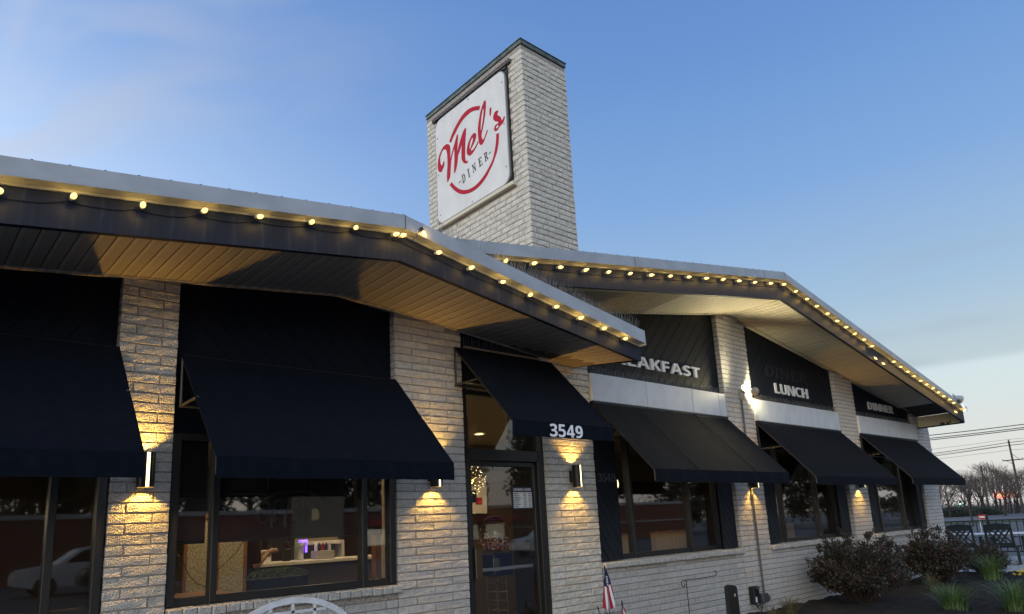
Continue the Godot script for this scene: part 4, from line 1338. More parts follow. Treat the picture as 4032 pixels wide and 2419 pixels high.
func build_front_details() -> void:
	M.spike = mat(0.42, 0.41, 0.38, 0.35, 0.8)
	M.flag_red = mat(0.36, 0.012, 0.03, 0.85)
	M.flag_white = mat(0.72, 0.71, 0.70, 0.85)
	M.flag_blue = mat(0.012, 0.016, 0.06, 0.85)
	M.conduit = mat(0.11, 0.115, 0.12, 0.5, 0.5)
	# spikes behind the metal edge of the low gable, on each pale band and on the door awning
	spikes("dense bird spikes on the sloping roof edge above the door", V(-1.0, verge(VERGE_A, -1.0, 3), 1.0), V(1.68, verge(VERGE_A, 1.68, 3), 1.0), 3, 0.115, 0.021, 1.0)
	spikes("bird spikes on the ledge under BREAKFAST", V(1.98, 3.250, -0.045), V(4.93, 3.250, -0.045), 2, 0.095, 0.021, 1.2)
	spikes("bird spikes on the ledge under LUNCH", V(5.82, 3.250, -0.045), V(8.78, 3.250, -0.045), 2, 0.095, 0.021, 1.2)
	spikes("bird spikes on the ledge under DINNER", V(9.68, 3.250, -0.045), V(12.62, 3.250, -0.045), 2, 0.095, 0.021, 1.2)
	spikes("bird spikes along the top of the door awning", V(0.02, 3.31, 0.02), V(1.10, 3.31, 0.02), 1, 0.10, 0.03, 0.5)
	# bird net hung under the near end of the tall gable
	var net := thing("bird_net", "fine dark bird net under the soffit behind the low roof", "net", V(0.3, 3.7, 0.86))
	var nb := MB.new()
	var lo := func(u: float) -> Vector3: return V(u * 2.6, soffit_b(0.3 + u * 2.6) - 3.7 - 0.08, -0.90)
	var hi := func(u: float) -> Vector3: return V(u * 2.6, verge(VERGE_B, 0.3 + u * 2.6, 1) - 3.7 + 0.01, 0.0)
	for i in 76:
		nb.tube([lo.call(i / 75.0), hi.call(i / 75.0)], 0.0015, 3, false)
	for j in 30:
		nb.tube([lo.call(0.0).lerp(hi.call(0.0), j / 29.0), lo.call(1.0).lerp(hi.call(1.0), j / 29.0)], 0.0015, 3, false)
	part("mesh_wires", nb.mesh(), M.cable, net).set_meta("kind", "stuff")
	# conduit down the pier, the boxes at its foot
	var c := thing("conduit", "grey metal conduit running down the pier from the flood lamp", "conduit", V(5.385, 0.30, 0.0))
	var t := MB.new()
	t.tube([V(0.03, 3.0, 0.022), V(0.03, 2.2, 0.022), V(0.01, 1.5, 0.024), V(0.012, 0.6, 0.024), V(0.0, 0.0, 0.03)], 0.014, 8)
	part("pipe", t.mesh(true), M.conduit, c)
	for y in [0.66, 1.06, 1.46, 2.3]:
		box_part("strap", V(0.010 if y < 1.6 else 0.03, y, 0.020), V(0.055, 0.022, 0.036), M.steel, c, 0.003)
	var bx := thing("outlet_box", "grey weatherproof outlet box with pale round cover on the wall", "electrical box", V(5.32, 0.26, 0.0))
	box_part("body", V(0, 0, 0.045), V(0.16, 0.13, 0.09), M.conduit, bx, 0.008)
	var cv := MB.new()
	cv.lathe([[0.0, 0.07], [0.04, 0.068], [0.052, 0.05], [0.055, 0.0]], 18, Transform3D(Basis(Vector3.BACK, -PI / 2), V(0.08, 0.0, 0.05)))
	part("cover", cv.mesh(true), M.grey_box, bx)
	var tm := thing("timer_box", "black lighting timer with a white sticker low on the wall", "electrical box", V(5.09, 0.32, 0.0))
	box_part("case", V(0, 0, 0.045), V(0.15, 0.24, 0.09), M.black, tm, 0.012)
	box_part("sticker", V(-0.035, -0.06, 0.0905), V(0.05, 0.075, 0.002), M.paper, tm)
	box_part("hood", V(0.03, 0.10, 0.095), V(0.08, 0.04, 0.012), M.conduit, tm, 0.004)
	var cd := MB.new()
	cd.tube([V(-0.02, -0.12, 0.05), V(0.0, -0.17, 0.07), V(0.06, -0.13, 0.08), V(0.10, -0.18, 0.07), V(0.12, -0.30, 0.06)], 0.006, 6)
	cd.tube([V(0.02, -0.12, 0.05), V(0.03, -0.20, 0.08), V(0.09, -0.22, 0.08), V(0.20, -0.08, 0.06)], 0.006, 6)
	part("cords", cd.mesh(true), M.black, tm)
	# slim black post with a rounded head and a small opening
	var p := thing("ash_post", "slim black outdoor ashtray post with a rounded top", "ash post", V(3.69, 0.03, 0.55))
	var pb := MB.new()
	var poly := PackedVector2Array()
	for i in 9:
		var an := PI * i / 8.0
		poly.append(Vector2(cos(an) * 0.058, 0.52 + sin(an) * 0.045))
	poly.append(Vector2(-0.064, 0.0))
	poly.append(Vector2(0.064, 0.0))
	pb.prism(poly, Transform3D(Basis(Vector3.UP, -0.55), V(0, 0, 0)).translated_local(V(0, 0, -0.06)), 0.12)
	part("post", pb.mesh(), M.post, p)
	var ho := MB.new()
	ho.lathe([[0.0, 0.002], [0.017, 0.002], [0.019, 0.0]], 14, Transform3D(Basis(Vector3.UP, -0.55), V(0, 0, 0)) * Transform3D(Basis(Vector3.RIGHT, PI / 2), V(0.015, 0.49, 0.0605)))
	part("opening", ho.mesh(), M.black, p)
	var pl := MB.new()
	pl.box(V(0.018, 0.445, 0.0615), V(0.02, 0.035, 0.003))
	part("label_plate", pl.mesh(), M.grey_box, p, Transform3D(Basis(Vector3.UP, -0.55), Vector3.ZERO))
	# scrolled garden-flag hook
	var hk := thing("garden_hook", "thin black scrolled garden flag stand without a flag", "garden stand", V(2.84, 0.02, 0.5))
	var path := [V(0, 0, 0), V(0.004, 0.35, 0), V(0, 0.705, 0)]
	var hb := MB.new()
	hb.tube(path, 0.0055, 6)
	part("stake", hb.mesh(true), M.black, hk)
	hb = MB.new()
	path = []
	for i in 13:
		var an := PI * 0.5 + TAU * 0.80 * i / 12.0
		path.push_front(V(-0.055 + cos(an) * (0.045 - 0.0018 * i), 0.660 + sin(an) * (0.045 - 0.0018 * i), 0))
	path.append(V(0.30, 0.700, 0))
	for i in 9:
		var an := -PI / 2 + PI * 1.15 * i / 8.0
		path.append(V(0.62 + cos(an) * 0.028, 0.733 + sin(an) * 0.030, 0))
	hb.tube(path, 0.0055, 6)
	part("scroll_arm", hb.mesh(true), M.black, hk)
	build_bench()
	build_window_things()
	# planter with small flags
	var pt := thing("planter", "dark round planter holding small American flags", "planter", V(1.50, 0.0, 0.42))
	var pm := MB.new()
	pm.lathe([[0.0, 0.02], [0.17, 0.02], [0.16, 0.0], [0.20, 0.10], [0.235, 0.40], [0.25, 0.41], [0.25, 0.44], [0.22, 0.44], [0.215, 0.40], [0.0, 0.40]], 24)
	part("bowl", pm.mesh(true), M.black, pt)
	var soil := MB.new()
	for i in 140:
		var a := rng.randf() * TAU
		var r := sqrt(rng.randf()) * 0.21
		var b0 := V(cos(a) * r, 0.40, sin(a) * r)
		soil.tube([b0, b0 + V(rng.randf_range(-0.05, 0.05), rng.randf_range(0.05, 0.11), rng.randf_range(-0.05, 0.05))], [0.006, 0.001], 3, false)
	part("plants", soil.mesh(), M.leaf_dark, pt).set_meta("kind", "stuff")
	flag(V(1.50, 0.40, 0.45), 0.20, 0.40, 0.55, "large American flag hanging limp in the planter by the door pier", 0.03)
	flag(V(1.70, 0.38, 0.45), 0.09, 0.12, 0.19, "small American stick flag leaning at the planter's edge", -0.10)
	flag(V(1.36, 0.38, 0.47), 0.10, 0.13, 0.18, "small American stick flag tucked beside the large flag", 0.25)

func build_window_things() -> void:
	# unlit neon OPEN sign hung inside the glass, and two loose cords
	var o := thing("open_sign", "unlit neon sign with the word OPEN in an oval behind the glass", "neon sign", V(-1.80, 1.70, -0.125))
	var arc := []
	for i in 17:
		var an := PI * (0.93 - 0.90 * i / 16.0)
		arc.append(V(cos(an) * 0.29 + 0.06, sin(an) * 0.13 - 0.005, 0))
	var b := MB.new()
	b.tube(arc, 0.014, 7)
	part("oval_tube", b.mesh(true), M.black, o)
	var ring := []
	for i in 21:
		var an := TAU * i / 20.0
		ring.append(V(-0.215 + cos(an) * 0.056, -0.045 + sin(an) * 0.085, 0))
	for q in [ring, [V(-0.125, -0.13, 0), V(-0.125, 0.045, 0), V(-0.08, 0.055, 0), V(-0.045, 0.035, 0), V(-0.045, -0.01, 0), V(-0.08, -0.035, 0), V(-0.12, -0.035, 0)], [V(0.075, 0.055, 0), V(0.0, 0.055, 0), V(-0.005, -0.12, 0), V(0.075, -0.125, 0)], [V(0.0, -0.035, 0), V(0.06, -0.035, 0)], [V(0.12, -0.125, 0), V(0.12, 0.05, 0), V(0.20, -0.125, 0), V(0.20, 0.05, 0)]]:
		b = MB.new()
		b.tube(q, 0.012, 7)
		part("letter_tube", b.mesh(true), M.black, o)
	for x in [-0.18, 0.20]:
		b = MB.new()
		b.tube([V(x, 0.05, -0.005), V(x, 0.55, -0.005)], 0.002, 4)
		part("hanger_wire", b.mesh(), M.black, o)
	var c := thing("hanging_wire", "thin black cord drooping across the narrow light of the shaded window", "cord", V(-2.70, 1.41, -0.16))
	b = MB.new()
	b.tube([V(0, 0, 0), V(0.08, -0.10, 0), V(0.14, -0.22, 0), V(0.20, -0.28, 0), V(0.29, -0.325, 0)], 0.003, 5)
	part("wire_run", b.mesh(true), M.black, c)
	c = thing("hanging_wire", "thin black cord slanting up across the woven booth screen", "cord", V(-2.40, 1.18, -0.16))
	b = MB.new()
	b.tube([V(0, 0, 0), V(0.10, 0.09, 0), V(0.18, 0.16, 0), V(0.25, 0.27, 0)], 0.003, 5)
	part("wire_run", b.mesh(true), M.black, c)

func build_bench() -> void:
	# white metal bench, its arched lattice back against the brick
	var o := thing("garden_bench", "white metal garden bench with an arched lattice back below the window", "bench", V(-2.03, 0.0, 0.50))
	var arch := func(r: float, k: float) -> Array:
		var a := []
		for i in 25:
			var an := PI * i / 24.0
			a.append(V(cos(an) * 0.60 * r, 0.48 + sin(an) * 0.53 * k, 0.0))
		return a
	var f := MB.new()
	var outer: Array = arch.call(1.0, 1.0)
	var inner: Array = arch.call(0.93, 0.92)
	for i in 24:
		f.hexa([outer[i] + V(0, 0, -0.014), outer[i + 1] + V(0, 0, -0.014), outer[i + 1] + V(0, 0, 0.014), outer[i] + V(0, 0, 0.014), inner[i] + V(0, 0, -0.014), inner[i + 1] + V(0, 0, -0.014), inner[i + 1] + V(0, 0, 0.014), inner[i] + V(0, 0, 0.014)])
	part("arch", f.mesh(), M.white_metal, o)
	for x in [-0.40, -0.17, 0.0, 0.17, 0.40]:
		var top := 0.48 + 0.49 * sqrt(1.0 - (x / 0.56) ** 2)
		box_part("upright", V(x, (0.42 + top) / 2, 0), V(0.022, top - 0.42, 0.012), M.white_metal, o)
	for q in [[0.80, 0.40], [0.62, 0.53], [0.905, 0.26]]:
		box_part("rail", V(0, q[0], 0.001), V(2.0 * q[1], 0.018, 0.010), M.white_metal, o)
	for i in 7:
		box_part("seat_slat", V(0, 0.43, 0.06 + i * 0.06), V(1.20, 0.018, 0.045), M.white_metal, o, 0.004)
	for x in [-0.58, 0.58]:
		box_part("leg", V(x, 0.24, 0.0), V(0.03, 0.48, 0.03), M.white_metal, o, 0.004)
		box_part("leg", V(x, 0.31, 0.44), V(0.03, 0.62, 0.03), M.white_metal, o, 0.004)
		box_part("armrest", V(x, 0.63, 0.22), V(0.04, 0.025, 0.48), M.white_metal, o, 0.006)

# ---------------------------------------------------------------- inside, as seen through the glass
func build_interior() -> void:
	M.wall_in = mat(0.24, 0.20, 0.135, 0.8)
	M.ceil_in = mat(0.56, 0.46, 0.30, 0.9)
	M.floor_in = mat(0.035, 0.027, 0.02, 0.4)
	M.wood = tri3(mat(1, 1, 1, 0.45), 1.5, noise_tex(0.02, 4, 256, FastNoiseLite.TYPE_SIMPLEX_SMOOTH, [[0.2, 0.20, 0.105, 0.045], [0.8, 0.34, 0.19, 0.085]], 101))
	M.wood.uv1_scale = Vector3(12, 1.2, 12)
	M.fabric = tri3(mat(1, 1, 1, 0.8), 3.0, noise_tex(0.09, 3, 256, FastNoiseLite.TYPE_SIMPLEX_SMOOTH, [[0.3, 0.30, 0.28, 0.20], [0.55, 0.52, 0.49, 0.38], [0.8, 0.66, 0.63, 0.52]], 103))
	M.fabric.uv1_scale = Vector3(3.2, 1.3, 3.2)
	M.booth = tri3(mat(1, 1, 1, 0.6), 3.0, noise_tex(0.1, 3, 256, FastNoiseLite.TYPE_SIMPLEX_SMOOTH, [[0.3, 0.44, 0.35, 0.19], [0.7, 0.56, 0.46, 0.27]], 105))
	M.dado = mat(0.075, 0.058, 0.037, 0.8)
	M.lamp_warm = glow(1.0, 0.80, 0.42, 4.0)
	M.skin = mat(0.40, 0.26, 0.19, 0.6)
	M.cloth_black = mat(0.012, 0.012, 0.014, 0.9)
	M.chrome = mat(0.55, 0.55, 0.53, 0.2, 0.9)
	setting("interior_floor", box_mesh(V(3.4, -0.02, -4.45), V(19.4, 0.06, 8.6)), M.floor_in)
	setting("interior_ceiling", box_mesh(V(3.4, 2.97, -4.5), V(19.4, 0.06, 8.7)), M.ceil_in)
	setting("interior_wall_back", box_mesh(V(3.4, 1.5, -8.6), V(19.4, 3.0, 0.1)), M.wall_in)
	setting("interior_wall_left", box_mesh(V(-6.2, 1.5, -4.4), V(0.1, 3.0, 8.4)), M.wall_in)
	setting("interior_wall_right", box_mesh(V(13.1, 1.5, -4.4), V(0.1, 3.0, 8.4)), M.dado)
	var dw := setting("interior_wall_dining", box_mesh(V(8.2, 2.62, -4.25), V(9.6, 0.66, 0.12)), M.wall_in)
	part("dado_wall", box_mesh(V(8.2, 1.14, -4.22), V(9.6, 2.30, 0.14)), M.dado, dw)
	setting("interior_header", box_mesh(V(-3.15, 2.62, -0.33), V(6.2, 0.70, 0.05)), M.wall_in)
	setting("interior_header", box_mesh(V(7.15, 2.82, -0.33), V(12.0, 0.40, 0.05)), M.wall_in)
	for q in [[-4.5, -3.4, 0.25, "deep behind the window that mirrors the silver estate car"], [-1.9, -0.85, 2.2, "above the woven booth screen"], [1.0, -4.9, 1.2, "above the pass-through shelf"], [2.6, -3.0, 2.4, "seen through the door's transom"], [4.2, -0.6, 1.6, "above the booths under BREAKFAST"], [7.6, -0.8, 1.0, "above the booths under LUNCH"], [10.6, -2.4, 0.3, "behind the DINNER window"], [0.0, -3.75, 2.4, "in front of the service counter"]]:
		var l := thing("ceiling_light", "round recessed ceiling light " + q[3], "ceiling light", V(q[0], 2.935, q[1]), "recessed lights in the diner's ceiling")
		var rim := MB.new()
		rim.lathe([[0.075, 0.0], [0.10, 0.0], [0.10, -0.008], [0.078, -0.010], [0.075, 0.0]], 20)
		part("rim", rim.mesh(), M.white, l)
		var lens := MB.new()
		lens.lathe([[0.0, -0.004], [0.075, -0.004], [0.075, 0.0]], 20)
		part("lens", lens.mesh(), M.lamp_warm, l)
		spot(l, V(0, -0.03, 0), V(0, -1, 0.001), lin(1.0, 0.70, 0.34), q[2], 80.0, 0.07, 0.8)
	# pendant lamps over the tables
	for q in [[-3.95, 1.72, -1.35, "above the table behind the far shaded window"], [-0.19, 1.72, -3.0, "in front of the counter"], [4.05, 2.02, -1.5, "over the booths under BREAKFAST"], [-4.4, 1.66, -2.4, "deep behind the far shaded window"]]:
		var l := thing("pendant_lamp", "small warm glass pendant lamp " + q[3], "pendant lamp", V(q[0], q[1], q[2]), "pendant lamps inside the diner")
		var g := MB.new()
		g.lathe([[0.0, 0.09], [0.03, 0.085], [0.05, 0.05], [0.058, 0.0], [0.05, -0.055], [0.0, -0.06]], 16)
		part("shade", g.mesh(true), M.lamp_warm, l)
		var cd := MB.new()
		cd.tube([V(0, 0.08, 0), V(0, 2.935 - q[1], 0)], 0.006, 5)
		part("cord", cd.mesh(), M.black, l)
		omni(l, V(0, 0.0, 0), lin(1.0, 0.74, 0.40), 0.05, 0.05)
	# booth screen with woven panels in a wooden frame
	var s := thing("booth_screen", "cream woven booth screen in an oak frame behind the shaded window", "screen", V(-1.90, 0.0, -1.6))
	for q in [[-0.28, 0.03], [0.02, 0.03], [0.29, 0.035]]:
		box_part("frame_post", V(q[0], 0.85, 0), V(q[1], 1.70, 0.05), M.wood, s, 0.004)
	box_part("panel", V(-0.13, 0.86, 0), V(0.26, 1.60, 0.03), M.fabric, s)
	box_part("panel", V(0.155, 0.86, 0), V(0.24, 1.60, 0.03), M.fabric, s)
	box_part("top_rail", V(0.005, 1.69, 0), V(0.62, 0.04, 0.055), M.wood, s)
	box_part("foot", V(0.005, 0.03, 0), V(0.62, 0.06, 0.08), M.wood, s)
	var tb := thing("window_table", "wooden table behind the shaded window", "table", V(-2.40, 0.0, -0.85))
	box_part("table_top", V(0, 0.99, 0), V(0.75, 0.04, 0.70), M.wood, tb, 0.008)
	box_part("pedestal", V(0, 0.49, 0), V(0.09, 0.96, 0.09), M.black, tb)
	box_part("foot_plate", V(0, 0.015, 0), V(0.5, 0.03, 0.5), M.black, tb)
	var wp := box_part("window_post", V(-0.325, 1.45, -1.2), V(0.09, 2.9, 0.09), M.wood, self)
	wp.name = "oak_post"
	tag(wp, "pale oak post standing inside the window beside the door pier", "post")
	# long trough of clipped greenery on the inner ledge
	var tr := thing("plant_trough", "long dark trough of clipped green plants inside the shaded window", "planter", V(-1.63, 0.0, -0.72))
	box_part("trough", V(0, 1.055, 0), V(0.52, 0.09, 0.16), M.black, tr, 0.008)
	box_part("stand", V(0, 0.50, 0), V(0.46, 1.0, 0.12), M.black, tr)
	var fo := MB.new()
	for i in 900:
		var u := rng.randf_range(-0.27, 0.27)
		var a := rng.randf() * TAU
		var p := V(u, 1.10 + absf(sin(a)) * 0.075 * (1.0 - (u / 0.30) ** 4), cos(a) * 0.085)
		var d := V(rng.randf_range(-1, 1), rng.randf_range(0, 1), rng.randf_range(-1, 1)).normalized() * 0.020
		var e := V(rng.randf_range(-1, 1), rng.randf_range(-1, 1), rng.randf_range(-1, 1)).normalized() * 0.007
		fo.tri(p - e, p + e, p + d)
	part("foliage", fo.mesh(), M.leaf_green, tr)
	# counter with machines
	var c := thing("counter", "long pale service counter inside the diner", "counter", V(0.4, 0.0, -4.5))
	box_part("top", V(0, 1.10, 0), V(2.9, 0.05, 0.70), M.white, c, 0.006)
	box_part("front", V(0, 0.54, 0.10), V(2.8, 1.08, 0.40), M.dado, c)
	var j := thing("juice_machine", "white boxy drinks machine with a clear tub on the counter", "machine", V(-0.32, 1.127, -4.45))
	box_part("body", V(0, 0.075, 0), V(0.24, 0.15, 0.22), M.white, j, 0.02)
	box_part("lid", V(0, 0.165, 0), V(0.28, 0.025, 0.24), M.white, j, 0.008)
	box_part("tub", V(0.02, 0.22, 0), V(0.22, 0.08, 0.18), M.pane, j)
	box_part("tray", V(0.0, 0.012, 0.13), V(0.18, 0.02, 0.06), M.white, j)
	for q in [[0.05, 0.20, "black coffee grinder on the counter"], [0.62, 0.10, "grey crate of jars on the counter"]]:
		var b := thing("coffee_grinder" if q[0] < 0.5 else "jar_crate", q[2], "appliance" if q[0] < 0.5 else "crate", V(q[0], 1.127, -4.42))
		if q[0] < 0.5:
			box_part("body", V(0, 0.09, 0), V(0.09, 0.18, 0.13), M.black, b, 0.01)
			var hp := MB.new()
			hp.lathe([[0.03, 0.18], [0.055, 0.26], [0.055, 0.28], [0.0, 0.285]], 12)
			part("hopper", hp.mesh(), M.black, b)
		else:
			box_part("crate", V(0, 0.06, 0), V(0.30, 0.12, 0.18), M.grey_box, b, 0.006)
			for k in 5:
				var jr := MB.new()
				jr.lathe([[0.0, 0.0], [0.024, 0.0], [0.024, 0.07], [0.014, 0.09], [0.014, 0.11], [0.0, 0.11]], 10, Transform3D(Basis.IDENTITY, V(-0.11 + k * 0.055, 0.121, 0)))
				part("jar", jr.mesh(true), [M.white, M.black, M.sign_red, M.blue, M.white][k], b)
	var sh := thing("wall_shelf", "lit pass-through shelf on the kitchen wall", "shelf", V(0.95, 1.36, -5.2))
	box_part("board", V(0, 0, 0), V(0.75, 0.06, 0.25), M.white, sh, 0.006)
	box_part("back_panel", V(0, 0.17, -0.11), V(0.75, 0.28, 0.02), M.wall_in, sh)
	for x in [-0.36, 0.36]:
		box_part("upright", V(x, -0.68, 0), V(0.05, 1.30, 0.22), M.white, sh)
	# neon lettering and coloured lamps
	var ne := thing("neon_sign", "small lime green neon sign with two lines of lettering on the far wall", "neon sign", V(-0.25, 1.44, -5.0))
	M.neon_green = glow(0.25, 1.0, 0.10, 2.5)
	var fb := MB.new()
	fb.tube([V(-0.09, -0.055, 0), V(0.09, -0.055, 0), V(0.10, -0.02, 0), V(0.10, 0.06, 0), V(-0.10, 0.06, 0), V(-0.10, -0.045, 0), V(-0.09, -0.055, 0)], 0.006, 6)
	part("tube_border", fb.mesh(true), M.neon_green, ne)
	letters("New Grand", -0.085, 0.085, 0.008, 0.032, -0.003, 0.006, M.neon_green, ne)
	letters("Drinks", -0.06, 0.06, -0.04, 0.03, -0.003, 0.006, M.neon_green, ne)
	box_part("bracket", V(0, 0.0, -0.025), V(0.04, 0.03, 0.04), M.black, ne)
	box_part("hanger", V(0, 0.79, -0.025), V(0.012, 1.42, 0.012), M.black, ne)
	omni(ne, V(0, 0, 0.05), lin(0.3, 1.0, 0.15), 0.02, 0.06)
	var tap := thing("drink_tap", "white drink tap with a violet lamp on the counter", "tap", V(0.24, 1.127, -4.35))
	M.violet = glow(0.12, 0.04, 1.0, 5.0)
	box_part("column", V(0, 0.10, 0), V(0.06, 0.20, 0.08), M.white, tap, 0.01)
	box_part("head", V(0.01, 0.23, 0.02), V(0.09, 0.06, 0.12), M.white, tap, 0.01)
	box_part("lamp_strip", V(0.02, 0.275, 0.03), V(0.10, 0.03, 0.10), M.violet, tap, 0.006)
	box_part("lamp_strip", V(0.068, 0.19, 0.03), V(0.016, 0.16, 0.05), M.violet, tap, 0.004)
	omni(tap, V(0.03, 0.32, 0.06), lin(0.2, 0.08, 1.0), 0.02, 0.05)
	var jk := thing("jukebox", "dark jukebox with two turquoise lit columns", "jukebox", V(0.36, 0.0, -5.6))
	M.turquoise = glow(0.05, 0.62, 0.85, 1.6)
	box_part("cabinet", V(0, 0.95, -0.05), V(0.36, 1.90, 0.36), M.black, jk, 0.03)
	for x in [-0.11, 0.11]:
		box_part("lit_column", V(x, 1.72, 0.14), V(0.030, 0.16, 0.02), M.turquoise, jk, 0.006)
		box_part("lit_cap", V(x * 0.85, 1.835, 0.14), V(0.030, 0.05, 0.02), M.turquoise, jk, 0.006, Basis(Vector3.BACK, 0.4 * signf(x)))
	box_part("red_lamp", V(0, 1.87, 0.14), V(0.09, 0.02, 0.02), glow(1.0, 0.05, 0.03, 1.5), jk, 0.004)
	# seating
	for q in [[3.50, 0.34, -0.95, "tan booth back nearest the dark left shutter under BREAKFAST"], [4.36, 0.38, -0.95, "tan booth back in the middle light under BREAKFAST"], [4.83, 0.50, -0.95, "tan booth back beside the white napkin stand under BREAKFAST"], [8.2, 0.5, -1.0, "tan booth back under LUNCH"], [7.35, 0.4, -1.0, "pale booth back in the middle light under LUNCH"]]:
		var b := thing("dining_booth", q[3], "booth", V(q[0], 0.0, q[2]), "booth seats behind the windows")
		box_part("back_cushion", V(0, 0.90, 0), V(q[1], 0.72, 0.11), M.booth, b, 0.012)
		box_part("seat_cushion", V(0, 0.44, 0.28), V(q[1], 0.12, 0.46), M.booth, b, 0.02)
		box_part("plinth", V(0, 0.19, 0.22), V(q[1] - 0.04, 0.38, 0.50), M.dado, b)
		box_part("top_trim", V(0, 1.262, 0), V(q[1] + 0.01, 0.018, 0.12), M.wood, b)
		box_part("back_base", V(0, 0.27, 0), V(q[1], 0.54, 0.10), M.dado, b)
	var ns := thing("umbrella_folded", "folded red patio umbrella standing inside the window under LUNCH", "umbrella", V(7.02, 0.0, -0.7))
	var um := MB.new()
	um.lathe([[0.0, 2.05], [0.03, 2.0], [0.07, 1.7], [0.12, 1.25], [0.11, 1.2], [0.0, 1.22]], 14)
	part("canopy", um.mesh(true), M.umbrella_red, ns)
	var ps := MB.new()
	ps.tube([V(0, 0, 0), V(0, 1.25, 0)], 0.02, 8)
	part("pole", ps.mesh(), M.wood, ns)
	part("base", cyl_mesh(0.18, 0.05), M.black, ns)
	# gumball machine just inside the door
	var gm := thing("gumball_machine", "blue gumball machine with a big clear globe inside the glass door", "gumball machine", V(1.02, 0.0, -0.82))
	var gl := MB.new()
	var prof := []
	for i in 15:
		var an := -1.1 + (PI / 2 + 1.1) * i / 14.0
		prof.append([maxf(cos(an) * 0.205, 0.001), 1.345 + sin(an) * 0.20])
	gl.lathe(prof, 24)
	part("globe", gl.mesh(true), M.pane, gm)
	var balls := [MB.new(), MB.new(), MB.new(), MB.new()]
	for i in 420:
		var a := rng.randf() * TAU
		var y := rng.randf_range(0.0, 0.13)
		var r := sqrt(rng.randf()) * (0.13 + y * 0.35)
		(balls[i % 4] as MB).lathe([[0.0, -0.013], [0.011, -0.007], [0.013, 0.0], [0.011, 0.007], [0.0, 0.013]], 6, Transform3D(Basis.IDENTITY, V(cos(a) * r, 1.195 + y, sin(a) * r)))
	for k in 4:
		part("gumballs", (balls[k] as MB).mesh(true), [M.gum_red, M.gum_blue, M.gum_yellow, M.white][k], gm).set_meta("kind", "stuff")
	part("lid", cap_mesh(), M.blue, gm, Transform3D(Basis.IDENTITY, V(0, 1.53, 0)))
	box_part("body", V(0, 1.03, 0), V(0.30, 0.26, 0.30), M.blue, gm, 0.02)
	box_part("coin_plate", V(-0.12, 1.03, 0.155), V(0.09, 0.15, 0.01), M.chrome, gm, 0.004)
	var sp := MB.new()
	for i in 8:
		sp.box(V(0, 0.12 + i * 0.10, 0), V(0.16, 0.008, 0.16))
	for q in [[-0.08, -0.08], [0.08, -0.08], [0.08, 0.08], [-0.08, 0.08]]:
		sp.tube([V(q[0], 0.03, q[1]), V(q[0], 0.90, q[1])], 0.006, 5)
	part("wire_stand", sp.mesh(), M.chrome, gm)
	part("base", cyl_mesh(0.20, 0.04), M.blue, gm)
	letters("25", -0.15, -0.09, 1.335, 0.055, 0.165, 0.003, M.paper, gm, Basis(Vector3.UP, -0.55))
	letters("c", -0.06, -0.03, 1.37, 0.035, 0.185, 0.003, M.paper, gm, Basis(Vector3.UP, -0.4))
	# starburst pendant and poster seen through the door
	var sb := thing("starburst_lamp", "gold starburst pendant lamp sparkling inside the door", "pendant lamp", V(1.40, 2.08, -1.75))
	part("core", ball_mesh(0.045), M.brass, sb)
	var rods := MB.new()
	var tips := MB.new()
	for i in 90:
		var y := 1.0 - 2.0 * (i + 0.5) / 90.0
		var a := i * 2.39996
		var d := V(cos(a) * sqrt(1 - y * y), y, sin(a) * sqrt(1 - y * y)) * rng.randf_range(0.17, 0.23)
		rods.tube([d * 0.15, d], 0.003, 4)
		tips.lathe([[0.0, -0.007], [0.006, 0.0], [0.0, 0.007]], 5, Transform3D(Basis.IDENTITY, d))
	part("rods", rods.mesh(), M.brass, sb)
	part("lamp_tips", tips.mesh(), M.lamp_warm, sb).set_meta("kind", "stuff")
	var dr := MB.new()
	dr.tube([V(0, 0.04, 0), V(0, 0.855, 0)], 0.007, 6)
	part("stem", dr.mesh(), M.brass, sb)
	omni(sb, V(0, -0.03, 0.0), lin(1.0, 0.74, 0.36), 0.30, 0.04)
	var po := thing("wall_poster", "white and blue poster on the wall inside the door", "poster", V(3.05, 2.02, -3.9))
	box_part("sheet", V(0, 0, 0), V(0.75, 0.62, 0.02), M.paper, po)
	box_part("blue_band", V(-0.10, -0.02, 0.012), V(0.5, 0.20, 0.004), M.blue, po)
	box_part("red_mark", V(0.2, -0.10, 0.012), V(0.14, 0.12, 0.004), M.sign_red, po)
	var hbx := thing("hanging_cabinet", "white cabinet hung from the ceiling behind the door's transom", "cabinet", V(1.66, 2.55, -2.45))
	box_part("case", V(0, 0.20, 0), V(0.34, 0.32, 0.22), M.white, hbx, 0.008)
	box_part("hanger", V(-0.08, 0.385, 0.0), V(0.03, 0.10, 0.03), M.white, hbx)
	box_part("camera_arm", V(-0.06, 0.10, 0.125), V(0.025, 0.22, 0.03), M.black, hbx)
	box_part("camera_head", V(-0.05, 0.0, 0.16), V(0.09, 0.05, 0.06), M.black, hbx, 0.01)
	build_person()

func box_mesh(c: Vector3, s: Vector3) -> ArrayMesh:
	var b := MB.new()
	b.box(c, s)
	return b.mesh()

func cyl_mesh(r: float, h: float) -> ArrayMesh:
	var b := MB.new()
	b.lathe([[0.0, 0.0], [r, 0.0], [r, h * 0.7], [r - h * 0.3, h], [0.0, h]], 24)
	return b.mesh()

func ball_mesh(r: float) -> ArrayMesh:
	var b := MB.new()
	var p := []
	for i in 9:
		p.append([maxf(r * sin(PI * i / 8.0), 0.0001), -r * cos(PI * i / 8.0)])
	b.lathe(p, 14)
	return b.mesh(true)

func cap_mesh() -> ArrayMesh:
	var b := MB.new()
	b.lathe([[0.0, 0.05], [0.06, 0.045], [0.11, 0.02], [0.12, -0.01], [0.0, -0.01]], 20)
	return b.mesh(true)

